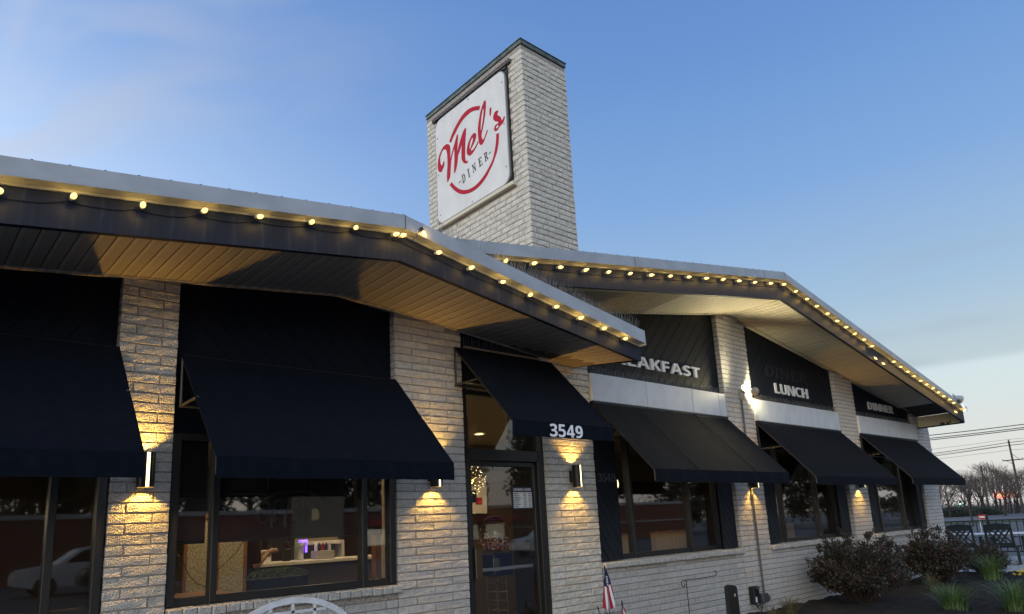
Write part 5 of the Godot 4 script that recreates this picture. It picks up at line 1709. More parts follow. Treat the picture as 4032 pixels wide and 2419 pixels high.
# a body as one skin: distance to tapered bones, blended, then meshed with surface nets
func skin_mesh(bones: Array, cell: float, blend: float) -> ArrayMesh:
	var box := AABB(bones[0][0], Vector3.ZERO)
	for q in bones:
		var r: float = maxf(q[2], q[3]) + cell * 2
		box = box.merge(AABB(q[0] - V(r, r, r), V(2 * r, 2 * r, 2 * r))).merge(AABB(q[1] - V(r, r, r), V(2 * r, 2 * r, 2 * r)))
	var n := Vector3i((box.size / cell).ceil()) + Vector3i(2, 2, 2)
	var f := PackedFloat32Array()
	f.resize(n.x * n.y * n.z)
	f.fill(1.0)
	for q in bones:
		var a: Vector3 = q[0]
		var ab: Vector3 = q[1] - a
		var r: float = maxf(q[2], q[3]) + blend + cell * 2
		var lo := Vector3i(((a.min(q[1]) - V(r, r, r) - box.position) / cell).floor()).clamp(Vector3i.ZERO, n - Vector3i.ONE)
		var hi := Vector3i(((a.max(q[1]) + V(r, r, r) - box.position) / cell).ceil()).clamp(Vector3i.ZERO, n - Vector3i.ONE)
		for k in range(lo.z, hi.z + 1):
			for j in range(lo.y, hi.y + 1):
				for i in range(lo.x, hi.x + 1):
					var p := box.position + V(i, j, k) * cell
					var t := clampf((p - a).dot(ab) / maxf(ab.length_squared(), 1e-9), 0.0, 1.0)
					var d := (p - a - ab * t).length() - lerpf(q[2], q[3], t)
					var at := (k * n.y + j) * n.x + i
					var e := f[at]
					var h := clampf(0.5 + 0.5 * (e - d) / blend, 0.0, 1.0)
					f[at] = lerpf(e, d, h) - blend * h * (1.0 - h) if absf(e - d) < blend else minf(e, d)
	var b := MB.new()
	var cellv := {}
	var step := [1, n.x, n.x * n.y]
	for k in n.z - 1:
		for j in n.y - 1:
			for i in n.x - 1:
				var at := (k * n.y + j) * n.x + i
				var sum := Vector3.ZERO
				var cnt := 0
				for e in 12:
					var ax := e / 4
					var o1 := (e % 4) & 1
					var o2 := (e % 4) >> 1
					var c0 := Vector3i.ZERO
					c0[(ax + 1) % 3] = o1
					c0[(ax + 2) % 3] = o2
					var i0: int = at + c0.x * step[0] + c0.y * step[1] + c0.z * step[2]
					var v0 := f[i0]
					var v1 := f[i0 + step[ax]]
					if (v0 < 0.0) != (v1 < 0.0):
						var p := Vector3(c0)
						p[ax] += v0 / (v0 - v1)
						sum += p
						cnt += 1
				if cnt:
					cellv[at] = b.vert(box.position + (V(i, j, k) + sum / cnt) * cell)
	for at in cellv:
		for ax in 3:
			if (f[at] < 0.0) == (f[at + step[ax]] < 0.0):
				continue
			var s1: int = step[(ax + 1) % 3]
			var s2: int = step[(ax + 2) % 3]
			if cellv.has(at - s1) and cellv.has(at - s2) and cellv.has(at - s1 - s2):
				var q := [cellv[at], cellv[at - s1], cellv[at - s1 - s2], cellv[at - s2]]
				if f[at] < 0.0:
					q.reverse()
				b.ix.append_array(PackedInt32Array([q[0], q[1], q[2], q[0], q[2], q[3]]))
	return b.mesh(true)

func build_person() -> void:
	# someone at work behind the screen, forearms raised over the counter; the shade hides the head
	var o := thing("person", "person in dark clothes reaching forward beside the counter behind the shaded window", "person", V(-0.99, 0.0, -3.25))
	o.rotation.y = 0.25
	var sk := []
	var hip := V(0, 0.95, 0)
	var chest := V(0.02, 1.34, 0)
	sk.append([hip, chest, 0.135, 0.15])
	sk.append([V(0.02, 1.40, -0.12), V(0.02, 1.40, 0.12), 0.085, 0.085])
	sk.append([V(0.02, 1.44, 0), V(0.03, 1.56, 0), 0.055, 0.05])
	sk.append([V(0.04, 1.64, 0), V(0.045, 1.70, 0), 0.085, 0.09])
	sk.append([V(0.125, 1.655, 0), V(0.138, 1.645, 0), 0.014, 0.016])
	for s in [-1.0, 1.0]:
		sk.append([V(0.0, 0.92, s * 0.09), V(0.02, 0.50, s * 0.10), 0.085, 0.058])
		sk.append([V(0.02, 0.50, s * 0.10), V(0.0, 0.09, s * 0.10), 0.056, 0.038])
		sk.append([V(-0.02, 0.045, s * 0.10), V(0.16, 0.035, s * 0.12), 0.042, 0.035])
		sk.append([V(0.02, 1.40, s * 0.17), V(0.03, 1.14, s * 0.20), 0.050, 0.042])
		var wrist := V(0.27, 1.27 + 0.02 * s, s * 0.10)
		sk.append([V(0.03, 1.14, s * 0.20), wrist, 0.040, 0.027])
		var palm := wrist + V(0.075, 0.012, -s * 0.012)
		sk.append([wrist, palm, 0.026, 0.030])
		for k in 4:
			var root := palm + V(0.012, 0.018 - 0.013 * k, s * 0.004)
			var l: float = [0.066, 0.074, 0.070, 0.054][k]
			var mid := root + V(l * 0.55, 0.006, -s * 0.008)
			sk.append([root, mid, 0.0095, 0.009])
			sk.append([mid, mid + V(l * 0.42, -0.016, -s * 0.012), 0.009, 0.008])
		sk.append([wrist + V(0.03, 0.02, -s * 0.01), wrist + V(0.065, 0.050, -s * 0.03), 0.011, 0.010])
	part("body", skin_mesh(sk, 0.011, 0.022), M.skin, o)
	var shirt := [[V(0, 0.90, 0), chest, 0.150, 0.166], [V(0.02, 1.40, -0.13), V(0.02, 1.40, 0.13), 0.098, 0.098]]
	for s in [-1.0, 1.0]:
		shirt.append([V(0.02, 1.40, s * 0.17), V(0.028, 1.20, s * 0.195), 0.064, 0.060])
	part("shirt", skin_mesh(shirt, 0.016, 0.03), M.cloth_black, o)
	var tr := []
	for s in [-1.0, 1.0]:
		tr.append([V(0.0, 0.93, s * 0.07), V(0.02, 0.50, s * 0.10), 0.105, 0.075])
		tr.append([V(0.02, 0.50, s * 0.10), V(0.0, 0.07, s * 0.10), 0.073, 0.065])
	part("trousers", skin_mesh(tr, 0.018, 0.03), M.cloth_black, o)
	part("hair", skin_mesh([[V(0.01, 1.70, 0), V(0.02, 1.745, 0), 0.092, 0.080], [V(-0.03, 1.62, 0), V(-0.02, 1.70, 0), 0.065, 0.085]], 0.012, 0.03), M.cloth_black, o)

# ---------------------------------------------------------------- planting, patio
func shrub(at: Vector3, r: float, h: float, leaves: int, sd: int, label: String) -> void:
	# open twiggy shrub: stems fan from the base, small leaves sit in sprays along them
	var o := thing("shrub", label, "shrub", at, "dark shrubs in the planting bed")
	var g := RandomNumberGenerator.new()
	g.seed = sd
	var st := MB.new()
	var a := MB.new()
	var b := MB.new()
	var sprays := []
	for i in 120:
		var an := g.randf() * TAU
		var out := sqrt(g.randf())
		var top := V(cos(an) * r * out, h * (1.06 - 0.45 * out * out) * g.randf_range(0.45, 1.12), sin(an) * r * out)
		var p0 := V(cos(an) * 0.06, 0.0, sin(an) * 0.06)
		var pm := V(top.x * 0.55, top.y * 0.5, top.z * 0.55)
		st.tube([p0, pm, top], [0.009, 0.006, 0.0025], 4, false)
		for k in 5:
			var base := pm.lerp(top, 0.15 + 0.2 * k)
			var tip := base + V(g.randf_range(-1, 1), g.randf_range(-0.25, 0.9), g.randf_range(-1, 1)).normalized() * g.randf_range(0.10, 0.24) * (0.6 + r * 0.5)
			st.tube([base, tip], [0.003, 0.0015], 3, false)
			sprays.append([base, tip])
		sprays.append([top, top + V(g.randf_range(-0.3, 0.3), 1, g.randf_range(-0.3, 0.3)).normalized() * g.randf_range(0.03, 0.12)])
	for i in leaves:
		var s: Array = sprays[g.randi() % sprays.size()]
		var p: Vector3 = s[0].lerp(s[1], g.randf() * 1.05) + V(g.randfn(), g.randfn(), g.randfn()) * 0.018
		var d: Vector3 = ((s[1] - s[0]).normalized() + V(g.randf_range(-1, 1), g.randf_range(-0.7, 0.9), g.randf_range(-1, 1))).normalized()
		var l := g.randf_range(0.026, 0.050)
		var w: Vector3 = d.cross(V(g.randf_range(-1, 1), g.randf_range(-1, 1), g.randf_range(-1, 1))).normalized() * l * 0.34
		var m := (a if g.randf() < 0.6 else b)
		m.quad(p, p + d * l * 0.45 + w, p + d * l, p + d * l * 0.45 - w)
	part("stems", st.mesh(), M.bark, o)
	part("foliage", a.mesh(), M.leaf_dark, o)
	part("foliage", b.mesh(), M.leaf_red, o)

func grass_clump(at: Vector3, r: float, h: float, n: int, sd: int, label: String, m: Material) -> void:
	var o := thing("grass_clump", label, "ornamental grass", at, "ornamental grass clumps in the bed")
	var g := RandomNumberGenerator.new()
	g.seed = sd
	var b := MB.new()
	for i in n:
		var an := g.randf() * TAU
		var base := V(cos(an), 0, sin(an)) * g.randf() * r * 0.30
		var out := V(cos(an + g.randfn() * 0.4), 0, sin(an + g.randfn() * 0.4)) * r * g.randf_range(0.25, 1.0)
		var hh := h * g.randf_range(0.55, 1.1)
		var w := g.randf_range(0.004, 0.0075)
		var sd_v := out.cross(Vector3.UP).normalized() * w
		var prev := base
		var pw := 1.0
		for k in 4:
			var t := (k + 1) / 4.0
			var p := base + out * t * t + V(0, hh * (1.15 * t - 0.35 * t * t * t), 0)
			var nw := 1.0 - t * 0.92
			b.quad(prev - sd_v * pw, prev + sd_v * pw, p + sd_v * nw, p - sd_v * nw)
			prev = p
			pw = nw
	part("blades", b.mesh(), m, o).set_meta("kind", "stuff")
	part("root_crown", cyl_mesh(r * 0.25, 0.05), M.bark, o)

func patio_chair() -> Node3D:
	var o := thing("patio_chair", "dark green resin patio chair with a lattice back, close to the brick wall", "patio chair", Vector3.ZERO, "resin chairs on the patio")
	# seat towards +x, back at x = 0
	var f := MB.new()
	var poly := PackedVector2Array()
	for i in 9:
		var u := i / 8.0
		poly.append(Vector2(-0.29 + 0.58 * u, 0.95 + 0.035 * sin(PI * u)))
	poly.append(Vector2(0.28, 0.82))
	poly.append(Vector2(-0.28, 0.82))
	var side := Transform3D(Basis(V(0, 0, 1), V(-0.16, 1, 0).normalized(), V(-1, 0, 0)), V(0.05, 0, 0))
	f.prism(poly, side, 0.035)
	part("top_rail", f.mesh(), M.resin, o)
	for z in [-0.265, 0.265]:
		f = MB.new()
		f.box(V(z, 0.62, 0.0175), V(0.05, 0.46, 0.035))
		part("back_post", f.mesh(), M.resin, o, side)
	f = MB.new()
	f.box(V(0, 0.47, 0.0175), V(0.52, 0.09, 0.035))
	part("lower_rail", f.mesh(), M.resin, o, side)
	for q in [[-0.9, -0.12], [-0.9, 0.12], [0.9, -0.12], [0.9, 0.12], [0.9, 0.0], [-0.9, 0.0]]:
		f = MB.new()
		f.box(V(q[1], 0.665, 0.0175), V(0.40 if q[1] else 0.46, 0.035, 0.02 if q[0] > 0 else 0.024), Basis(Vector3.BACK, q[0]))
		part("lattice_bar", f.mesh(), M.resin, o, side)
	box_part("seat", V(0.27, 0.41, 0), V(0.50, 0.045, 0.52), M.resin, o, 0.012)
	for z in [-0.30, 0.30]:
		box_part("leg", V(0.02, 0.22, z), V(0.06, 0.44, 0.055), M.resin, o, 0.008)
		box_part("leg", V(0.50, 0.32, z), V(0.06, 0.64, 0.055), M.resin, o, 0.008)
		box_part("armrest", V(0.25, 0.645, z), V(0.58, 0.03, 0.075), M.resin, o, 0.010)
	return o

func build_garden() -> void:
	M.bark = mat(0.035, 0.024, 0.018, 0.9)
	M.leaf_red = mat(0.050, 0.024, 0.023, 0.5)
	M.leaf_dark.backlight_enabled = true
	M.leaf_dark.backlight = lin(0.10, 0.10, 0.05)
	M.grass_blade = mat(0.085, 0.150, 0.045, 0.5)
	M.grass_dry = mat(0.12, 0.11, 0.05, 0.6)
	M.resin = mat(0.016, 0.022, 0.022, 0.42)
	shrub(V(6.85, 0.04, 0.82), 0.70, 0.92, 28000, 3, "widest dark reddish shrub against the wall under LUNCH")
	shrub(V(10.2, 0.04, 0.76), 0.56, 0.86, 18000, 8, "dark reddish shrub against the wall under DINNER")
	shrub(V(12.45, 0.04, 0.95), 0.42, 0.54, 6500, 12, "smallest dark shrub in front of the patio chairs")
	grass_clump(V(11.0, 0.04, 1.42), 0.52, 0.58, 300, 4, "green grass clump beside the smallest shrub", M.grass_blade)
	grass_clump(V(6.55, 0.03, 2.12), 0.50, 0.46, 300, 5, "green grass clump in front of the widest shrub", M.grass_blade)
	grass_clump(V(6.75, 0.03, 2.78), 0.54, 0.50, 320, 6, "lush green grass clump at the bed's outer edge", M.grass_blade)
	grass_clump(V(5.35, 0.03, 0.42), 0.30, 0.32, 150, 7, "thin dry grass tuft below the outlet box", M.grass_dry)
	grass_clump(V(4.62, 0.03, 0.55), 0.28, 0.26, 120, 9, "thin dry grass tuft beside the black post", M.grass_dry)
	grass_clump(V(8.75, 0.03, 1.15), 0.26, 0.40, 130, 10, "dry grass tuft between the two larger shrubs", M.grass_dry)
	var fl := thing("yellow_flowers", "small patch of yellow flowers at the bed's edge by the patio", "flowers", V(11.75, 0.03, 1.72))
	var pm := MB.new()
	var lm := MB.new()
	for i in 26:
		var p := V(rng.randf_range(-0.3, 0.3), rng.randf_range(0.05, 0.16), rng.randf_range(-0.12, 0.12))
		lm.tube([V(p.x, 0, p.z), p], 0.003, 3, false)
		pm.lathe([[0.0, 0.0], [0.022, 0.012], [0.03, 0.006], [0.0, -0.004]], 7, Transform3D(Basis(Vector3.RIGHT, rng.randf_range(-0.6, 0.9)), p))
	part("petals", pm.mesh(), M.petal, fl).set_meta("kind", "stuff")
	part("stems", lm.mesh(), M.leaf_green, fl).set_meta("kind", "stuff")
	# patio furniture
	var ch := patio_chair()
	ch.position = V(15.9, 0.0, -0.42)
	ch.rotation.y = 0.05
	copy(ch, V(15.7, 0.0, 0.46), "dark green resin patio chair with a lattice back, farther out from the brick wall", -0.06)
	var t := thing("patio_table", "patio table with a pale metal rim behind the chairs", "table", V(16.75, 0.0, 0.0))
	box_part("top", V(0, 0.69, 0), V(0.75, 0.03, 2.10), M.white_metal, t, 0.008)
	for q in [[-0.3, -0.95], [0.3, -0.95], [-0.3, 0.95], [0.3, 0.95]]:
		box_part("leg", V(q[0], 0.34, q[1]), V(0.04, 0.675, 0.04), M.iron, t)
	# black railing round the patio
	var fn := thing("railing", "black metal picket railing round the patio", "railing", V(18.6, 0.0, 0.0))
	for y in [0.985, 0.14]:
		box_part("rail", V(0, y, -1.4), V(0.035, 0.035, 11.0), M.iron, fn)
	for i in 69:
		box_part("picket", V(0, 0.56, -6.8 + i * 0.158), V(0.022, 0.86, 0.022), M.iron, fn)
	for z in [-5.4, -2.95, -0.52, 1.95, 4.0]:
		box_part("post", V(0, 0.56, z), V(0.06, 1.14, 0.06), M.iron, fn, 0.004)

# ---------------------------------------------------------------- beyond the patio
func bare_tree(called: String, label: String, at: Vector3, h: float, sd: int, spread := 0.55, twigs := 3) -> Node3D:
	# leafless tree: limbs fork and thin out to fine twigs
	var o := thing(called, label, "tree", at, "leafless trees along the road")
	var g := RandomNumberGenerator.new()
	g.seed = sd
	var tr := MB.new()
	var cr := MB.new()
	var todo := [[Vector3.ZERO, V(g.randf_range(-0.04, 0.04), 1, g.randf_range(-0.04, 0.04)).normalized(), h * 0.26, h * 0.019, 0]]
	while todo:
		var q: Array = todo.pop_back()
		var p: Vector3 = q[0]
		var d: Vector3 = q[1]
		var l: float = q[2]
		var r: float = q[3]
		var lvl: int = q[4]
		var bend := V(g.randfn(), g.randfn() * 0.5, g.randfn()) * 0.10
		var mid := p + d * l * 0.5 + bend * l * 0.4
		var tip := p + (d + bend).normalized() * l
		var b := tr if lvl < 2 else cr
		b.tube([p, mid, tip], [r, r * 0.86, r * 0.72], 7 if lvl < 2 else 4 if lvl < 4 else 3, false)
		if lvl >= 6:
			continue
		var n := 4 if lvl == 0 else twigs if lvl < 5 else 3
		for k in n:
			var a := TAU * (k + g.randf() * 0.6) / n
			var side := d.cross(V(cos(a), 0.2, sin(a))).normalized()
			var nd := (d * g.randf_range(0.65, 1.0) + side * spread * g.randf_range(0.6, 1.3) + Vector3.UP * 0.22).normalized()
			var from := tip if k < 2 else p.lerp(tip, g.randf_range(0.45, 0.95))
			todo.append([from, nd, l * g.randf_range(0.62, 0.86) * (1.0 if lvl else 0.85), maxf(r * g.randf_range(0.5, 0.66), h * 0.0006), lvl + 1])
	part("trunk", tr.mesh(true), M.bark, o)
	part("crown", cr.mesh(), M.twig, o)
	return o

func wire(called: String, label: String, pts: Array, r: float) -> void:
	var o := part(numbered(called), null, M.cable, self)
	var b := MB.new()
	var path := []
	for i in pts.size() - 1:
		for k in 8:
			var t := k / 8.0
			path.append(pts[i].lerp(pts[i + 1], t) - V(0, 4.0 * t * (1.0 - t) * 0.008 * pts[i].distance_to(pts[i + 1]), 0))
	path.append(pts[-1])
	for i in path.size():
		path[i] -= pts[0]
	b.tube(path, r, 4, false)
	o.mesh = b.mesh()
	o.position = pts[0]
	tag(o, label, "wire", "overhead wires beyond the patio")

func build_far() -> void:
	M.twig = mat(0.085, 0.068, 0.060, 0.9)  # lightened, so the haze of distance is painted into the twigs
	M.pole_wood = mat(0.05, 0.042, 0.036, 0.9)
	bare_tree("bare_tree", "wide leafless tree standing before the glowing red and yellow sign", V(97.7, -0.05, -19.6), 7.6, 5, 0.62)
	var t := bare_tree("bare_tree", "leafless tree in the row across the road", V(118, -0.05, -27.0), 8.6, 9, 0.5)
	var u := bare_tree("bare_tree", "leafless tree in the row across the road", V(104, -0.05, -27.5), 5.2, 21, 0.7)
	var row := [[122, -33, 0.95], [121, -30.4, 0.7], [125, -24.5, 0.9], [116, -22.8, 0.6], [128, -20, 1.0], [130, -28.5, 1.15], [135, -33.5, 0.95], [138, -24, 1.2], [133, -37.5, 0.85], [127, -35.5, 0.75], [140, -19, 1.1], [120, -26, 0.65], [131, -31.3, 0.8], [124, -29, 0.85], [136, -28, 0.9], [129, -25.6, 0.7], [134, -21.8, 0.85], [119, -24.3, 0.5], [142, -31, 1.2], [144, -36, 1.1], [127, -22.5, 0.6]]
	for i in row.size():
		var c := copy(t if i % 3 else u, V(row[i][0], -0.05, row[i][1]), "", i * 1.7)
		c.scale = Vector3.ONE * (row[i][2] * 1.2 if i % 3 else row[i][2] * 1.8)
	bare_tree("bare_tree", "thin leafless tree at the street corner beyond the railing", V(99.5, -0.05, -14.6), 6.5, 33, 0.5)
	# low leafy growth under the trees
	for q in [[108.0, -28.2, 3.2, 1.5, "low dark hedge beside the waiting cars"], [112.0, -25.4, 2.6, 1.3, "low dark hedge under the leafless trees"], [124.0, -32.0, 7.0, 3.6, "tall dark thicket behind the waiting cars"], [126.0, -22.0, 8.0, 3.4, "tall dark thicket behind the glowing sign's tree"]]:
		var hd := thing("hedge", q[4], "hedge", V(q[0], -0.05, q[1]), "hedges across the road")
		var fb := MB.new()
		for i in 4200:
			var p := V(rng.randfn() * 0.8, absf(rng.randfn()) * q[3] * 0.45, rng.randfn() * q[2] * 0.40)
			var d := V(rng.randf_range(-1, 1), rng.randf_range(-1, 1), rng.randf_range(-1, 1)).normalized()
			var e := d.cross(Vector3.UP).normalized()
			fb.quad(p - d * 0.12, p + e * 0.06, p + d * 0.12, p - e * 0.06)
		part("foliage", fb.mesh(), M.leaf_dark, hd)
	# power pole and wires
	var po := thing("utility_pole", "wooden utility pole with one crossarm beyond the patio", "utility pole", V(112.7, -0.05, -21.2))
	var pb := MB.new()
	pb.tube([V(0, 0, 0.12), V(0, 5.0, 0.06), V(0, 10.2, 0.0)], [0.17, 0.15, 0.11], 8)
	part("pole", pb.mesh(true), M.pole_wood, po)
	box_part("crossarm", V(-0.1, 7.4, 0.1), V(0.12, 0.14, 2.5), M.pole_wood, po)
	for z in [-0.5, 0.6]:
		pb = MB.new()
		pb.tube([V(-0.05, 7.4, z * 1.5), V(0, 8.3 if z > 0 else 6.8, 0.05)], 0.03, 4)
		part("brace", pb.mesh(), M.pole_wood, po)
	for q in [[-1.1, 7.52], [1.25, 7.52], [0.1, 10.15], [0.12, 9.3], [0.12, 8.6]]:
		pb = MB.new()
		pb.lathe([[0.0, -0.02], [0.05, 0.0], [0.06, 0.08], [0.03, 0.16], [0.0, 0.17]], 8, Transform3D(Basis.IDENTITY, V(-0.1, q[1], q[0])))
		part("insulator", pb.mesh(true), M.grey_box, po)
	var k := 0
	for y in [10.2, 9.4, 8.7]:
		wire("power_line", ["topmost", "middle", "lowest"][k / 6] + " of three thin power lines on the wooden utility pole", [V(112.6, y, -60.0 - k), V(112.6, y + 0.05, -21.1), V(112.6, y, 20)], 0.018)
		k += 6
	for q in [[6.85, 6.80, "topmost"], [6.62, 6.58, "middle"], [6.50, 6.46, "lowest"]]:
		wire("service_line", q[2] + " of three heavy wires crossing the sky below the roof corner", [V(50.8, q[0] - 0.1, -20.0), V(54.6, q[1], -6.5), V(56, q[1], 8)], 0.028)
	for q in [[9.05, 10.7, "upper"], [8.70, 10.3, "lower"]]:
		wire("service_line", q[2] + " of two heavy wires running past the wooden utility pole's top", [V(107, q[0] - 0.2, -38), V(112.4, q[1] - 0.9, -21.5), V(116, q[1], 0)], 0.040)
	var p2 := thing("utility_pole", "distant utility pole between the leafless trees", "utility pole", V(113.5, -0.05, -25.3))
	pb = MB.new()
	pb.tube([V(0, 0, 0), V(0, 7.0, 0)], [0.16, 0.11], 7)
	part("pole", pb.mesh(true), M.pole_wood, p2)
	box_part("pole_top", V(0, 6.95, 0.1), V(0.15, 0.12, 0.5), M.pole_wood, p2)
	var gp := thing("street_post", "thin dark post rising behind the railing", "post", V(53.4, -0.05, -10.8))
	pb = MB.new()
	pb.tube([V(0, 0, 0.12), V(0, 3.3, 0)], [0.06, 0.04], 6)
	part("shaft", pb.mesh(true), M.iron, gp)
	part("base", cyl_mesh(0.14, 0.10), M.iron, gp)
	# lit roadside sign behind the branches
	var s := thing("roadside_sign", "glowing red and yellow roadside sign behind bare branches", "sign", V(141.4, -0.05, -30.0))
	s.rotation.y = -PI / 2 + 0.20
	M.sign_glow_red = glow(1.0, 0.12, 0.03, 1.6)
	M.sign_glow_yellow = glow(1.0, 0.62, 0.12, 2.2)
	var oval := PackedVector2Array()
	for i in 28:
		var an := TAU * i / 28.0
		oval.append(Vector2(signf(cos(an)) * absf(cos(an)) ** 0.7 * 1.55, 3.0 + signf(sin(an)) * absf(sin(an)) ** 0.7 * 0.62))
	pb = MB.new()
	pb.prism(oval, Transform3D(Basis.IDENTITY, V(0, 0, -0.15)), 0.30)
	part("sign_face", pb.mesh(), M.sign_glow_red, s)
	for q in [[-0.85, 3.0, 0.35, 0.30], [-0.30, 3.05, 0.36, 0.62], [0.15, 3.05, 0.3, 0.58], [0.62, 3.12, 0.34, 0.40], [0.55, 2.72, 0.5, 0.22], [1.0, 2.95, 0.22, 0.3]]:
		pb = MB.new()
		pb.prism(rounded_blob(q[2] * 0.5, q[3] * 0.5, int(q[0] * 9)), Transform3D(Basis.IDENTITY, V(q[0], q[1], 0.15)), 0.03)
		part("sign_mark", pb.mesh(), M.sign_glow_yellow, s)
	pb = MB.new()
	pb.tube([V(0, 0, 0), V(0, 2.5, 0)], 0.16, 8)
	part("pole", pb.mesh(true), M.iron, s)
	# small far lamps: traffic signal, rear lamps of cars, a red board by the drive
	var sg := thing("traffic_signal", "green traffic signal far down the road", "traffic signal", V(130.1, -0.05, -33.6))
	pb = MB.new()
	pb.tube([V(0, 0, 0), V(0, 2.3, 0)], 0.07, 6)
	part("mast", pb.mesh(), M.iron, sg)
	box_part("housing", V(0, 1.95, 0), V(0.28, 0.75, 0.30), M.black, sg)
	part("green_lamp", ball_mesh(0.16), glow(0.25, 1.0, 0.75, 5.0), sg, Transform3D(Basis.IDENTITY, V(-0.15, 1.75, 0)))
	for i in 3:
		var car := parked_car(["first", "second", "last"][i] + " dark car in the queue far down the road with rear lamps lit", V(129.5 + i * 0.3, -0.04, -33.4 + i * -1.9 + 1.0), 0.0, M.car_dark, "cars waiting at the signal", true)
		car.scale = Vector3.ONE * 0.8
	var rb := thing("drive_board", "low red and white board beside the drive", "sign", V(39.1, -0.05, -6.18))
	box_part("board", V(0, 0.84, 0), V(0.03, 0.24, 0.36), M.board_red, rb, 0.004)
	box_part("white_text_bar", V(-0.018, 0.84, 0.0), V(0.006, 0.06, 0.26), M.white, rb)
	for z in [-0.14, 0.14]:
		box_part("stake", V(0, 0.37, z), V(0.02, 0.74, 0.02), M.white, rb)
	var kb := setting("drive_kerb", kerb_mesh(), M.concrete)
	kb.set_meta("kind", "structure")

func rounded_blob(w: float, h: float, sd: int) -> PackedVector2Array:
	var p := PackedVector2Array()
	for i in 14:
		var an := TAU * i / 14.0
		p.append(Vector2(cos(an) * w, sin(an) * h) * (1.0 + 0.15 * sin(an * 3.0 + sd)))
	return p

func kerb_mesh() -> ArrayMesh:
	var b := MB.new()
	var pts := [[22.0, -40.0], [23.5, -6.0], [32.0, -9.5], [46.0, -17.0], [70.0, -30.0]]
	for i in pts.size() - 1:
		var a := V(pts[i][0], -0.06, pts[i][1])
		var c := V(pts[i + 1][0], -0.06, pts[i + 1][1])
		var n := (c - a).cross(Vector3.UP).normalized() * 0.10
		b.hexa([a - n, c - n, c + n, a + n, a - n + V(0, 0.16, 0), c - n + V(0, 0.16, 0), c + n + V(0, 0.16, 0), a + n + V(0, 0.16, 0)])
	return b.mesh()

# ---------------------------------------------------------------- across the car park, mirrored in the windows
func parked_car(label: String, at: Vector3, turn: float, paint: Material, group: String, lit := false) -> Node3D:
	# length along local x, nose towards -x
	var o := thing("parked_car", label, "car", at, group)
	o.rotation.y = turn
	var side := PackedVector2Array([Vector2(-2.30, 0.42), Vector2(-2.33, 0.70), Vector2(-2.15, 0.92), Vector2(-1.15, 1.06), Vector2(1.95, 1.10), Vector2(2.28, 1.02), Vector2(2.33, 0.70), Vector2(2.28, 0.40), Vector2(1.85, 0.32), Vector2(-1.9, 0.32)])
	var b := MB.new()
	b.prism(side, Transform3D(Basis.IDENTITY, V(0, 0, -0.90)), 1.80)
	part("body", b.mesh(), paint, o)
	var roof := PackedVector2Array([Vector2(-1.15, 1.05), Vector2(-0.45, 1.56), Vector2(0.2, 1.66), Vector2(1.5, 1.63), Vector2(2.05, 1.12), Vector2(1.9, 1.05)])
	b = MB.new()
	var t := Transform3D(Basis.IDENTITY, V(0, 0, -0.78))
	b.prism(roof, t, 1.56)
	part("cabin", b.mesh(), paint, o)
	for s in [-1.0, 1.0]:
		for q in [[[-0.88, 1.10], [-0.38, 1.50], [0.25, 1.58], [0.25, 1.10]], [[0.33, 1.10], [0.33, 1.58], [1.05, 1.56], [1.15, 1.10]], [[1.22, 1.12], [1.14, 1.55], [1.42, 1.52], [1.78, 1.14]]]:
			var w := PackedVector2Array()
			for p in q:
				w.append(Vector2(p[0], p[1]))
			b = MB.new()
			b.prism(w, Transform3D(Basis.IDENTITY, V(0, 0, 0.781 if s > 0 else -0.787)), 0.006)
			part("side_window", b.mesh(), M.car_glass, o)
		for x in [-1.45, 1.40]:
			var wh := MB.new()
			wh.lathe([[0.0, 0.10], [0.20, 0.10], [0.22, 0.085], [0.335, 0.09], [0.35, 0.05], [0.35, -0.11], [0.0, -0.11]], 22, Transform3D(Basis(Vector3.RIGHT, s * PI / 2), V(x, 0.35, s * 0.82)))
			var tw := part("wheel", wh.mesh(), M.black, o)
			var rim := MB.new()
			for k in 6:
				rim.box(V(x, 0.35, s * 0.925) + V(cos(k * TAU / 6) * 0.10, sin(k * TAU / 6) * 0.10, 0), V(0.20, 0.045, 0.012), Basis(Vector3.BACK, k * TAU / 6))
			part("rim", rim.mesh(), M.steel, tw)
		box_part("headlight", V(-2.22, 0.82, s * 0.66), V(0.14, 0.14, 0.34), M.steel, o, 0.02)
		box_part("rear_light", V(2.30, 0.92, s * 0.74), V(0.06, 0.20, 0.22), M.tail if not lit else M.tail_lit, o, 0.01)
		box_part("door_handle", V(0.18, 0.98, s * 0.905), V(0.16, 0.03, 0.02), M.steel, o)
	if lit:
		for s in [-1.0, 1.0]:
			box_part("brake_lamp", V(-2.36, 0.85, s * 0.66), V(0.04, 0.16, 0.30), M.tail_lit, o)
	return o

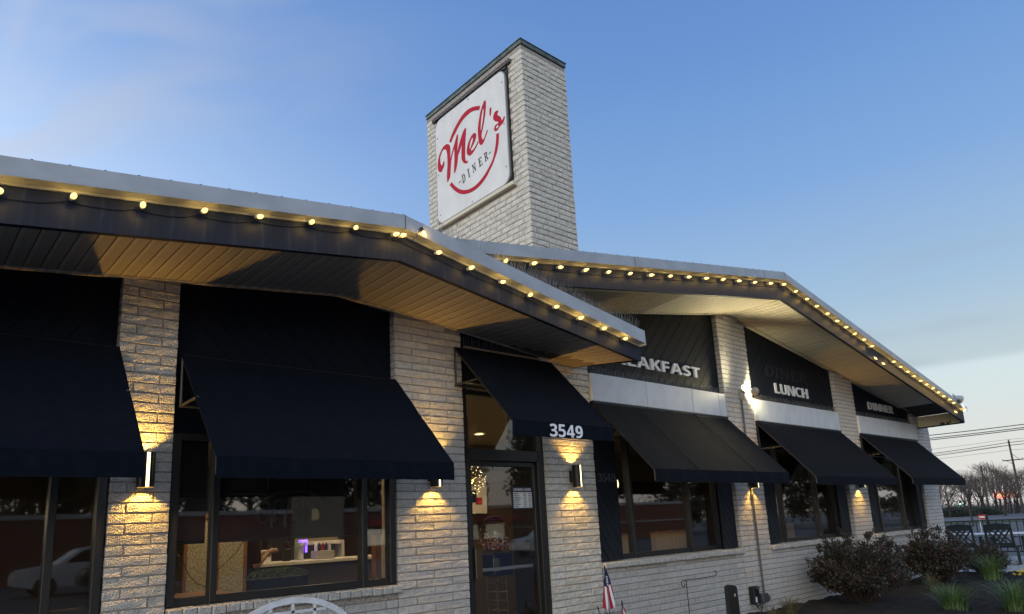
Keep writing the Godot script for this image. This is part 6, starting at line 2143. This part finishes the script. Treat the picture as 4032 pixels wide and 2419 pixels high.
func build_across() -> void:
	M.car_silver = mat(0.62, 0.63, 0.64, 0.3, 0.3)
	M.store_brick = tri3(mat(1, 1, 1, 0.9), 1.0, noise_tex(0.05, 4, 256, FastNoiseLite.TYPE_SIMPLEX_SMOOTH, [[0.2, 0.11, 0.045, 0.032], [0.8, 0.20, 0.085, 0.062]], 111))
	parked_car("silver estate car parked across the car park", V(1.2, -0.05, 24.0), 0.0, M.car_silver, "cars parked across the car park")
	parked_car("dark saloon parked across the car park", V(2.6, -0.05, 20.5), 0.06, M.car_dark, "cars parked across the car park")
	parked_car("white estate car parked across the car park near the street end", V(22.0, -0.05, 21.0), 0.1, M.white, "cars parked across the car park")
	# low brick shop with a pale end wall, red canopy and lit lettering, facing the diner
	var s := thing("shop_building", "low red brick shop with pale end wall across the car park", "building", V(22.0, -0.05, 36.0))
	box_part("wall", V(3.0, 1.55, 4.0), V(62.0, 3.10, 8.0), M.store_brick, s)
	box_part("parapet", V(3.0, 3.22, 4.0), V(62.3, 0.24, 8.3), M.concrete, s)
	box_part("pale_wall", V(-6.2, 2.05, -0.15), V(3.4, 4.10, 0.30), M.wall_in, s)
	box_part("canopy", V(4.0, 2.35, -0.45), V(13.0, 0.42, 0.9), M.board_red, s)
	box_part("band", V(22.0, 1.60, -0.03), V(24.0, 0.12, 0.06), M.concrete, s)
	for x in [-2.0, 0.6, 3.2, 5.8, 8.4]:
		var w := box_part("window", V(x, 1.40, -0.03), V(2.0, 1.2, 0.08), M.frame, s)
		box_part("pane", V(x, 1.40, -0.075), V(1.85, 1.05, 0.01), M.shop_lit, w)
	letters("FOOD MART", -3.4, -1.0, 2.22, 0.30, 0.92, 0.05, M.shop_letters, s, Basis(Vector3.UP, PI))
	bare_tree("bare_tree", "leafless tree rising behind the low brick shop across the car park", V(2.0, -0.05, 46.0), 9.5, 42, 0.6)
	var ev := leafy_tree(V(16.0, -0.05, 48.0), 13.5, 51)
	for q in [[-14, 50, 0.9], [-5, 47, 0.95], [4.5, 49, 1.05], [9.5, 46, 0.85], [22, 50, 1.0], [28, 47, 1.05], [37, 50, 0.9], [46, 46, 1.1], [56, 48, 1.0], [66, 45, 1.15], [77, 42, 1.0], [88, 38, 1.1], [97, 30, 0.95], [104, 20, 1.0], [-26, 49, 1.1]]:
		var c := copy(ev, V(q[0], -0.05, q[1]), "", q[0])
		c.scale = Vector3.ONE * q[2]

func leafy_tree(at: Vector3, h: float, sd: int) -> Node3D:
	# dense dark tree: clumps of leaf faces on spreading limbs
	var o := thing("leafy_tree", "dense dark tree standing behind the car park", "tree", at, "dark trees round the car park")
	var g := RandomNumberGenerator.new()
	g.seed = sd
	var tr := MB.new()
	var cr := MB.new()
	tr.tube([Vector3.ZERO, V(0.1, h * 0.4, 0), V(0, h * 0.8, 0.1)], [0.28, 0.2, 0.06], 7)
	for i in 70:
		var t := g.randf()
		var a := g.randf() * TAU
		var p := V(cos(a) * h * 0.30 * sqrt(1.0 - t * 0.8) * g.randf_range(0.3, 1.0), h * (0.10 + 0.90 * t), sin(a) * h * 0.30 * sqrt(1.0 - t * 0.8) * g.randf_range(0.3, 1.0))
		tr.tube([V(0.05, p.y * 0.75, 0), p], [0.06, 0.02], 4, false)
		for k in 130:
			var q := p + V(g.randfn(), g.randfn() * 0.8, g.randfn()) * h * 0.045
			var d := V(g.randf_range(-1, 1), g.randf_range(-1, 1), g.randf_range(-1, 1)).normalized() * 0.26
			var e := d.cross(V(g.randf_range(-1, 1), 1, 0)).normalized() * 0.15
			cr.quad(q - d, q + e, q + d, q - e)
	part("trunk", tr.mesh(), M.bark, o)
	part("crown", cr.mesh(), M.leaf_dark, o)
	return o
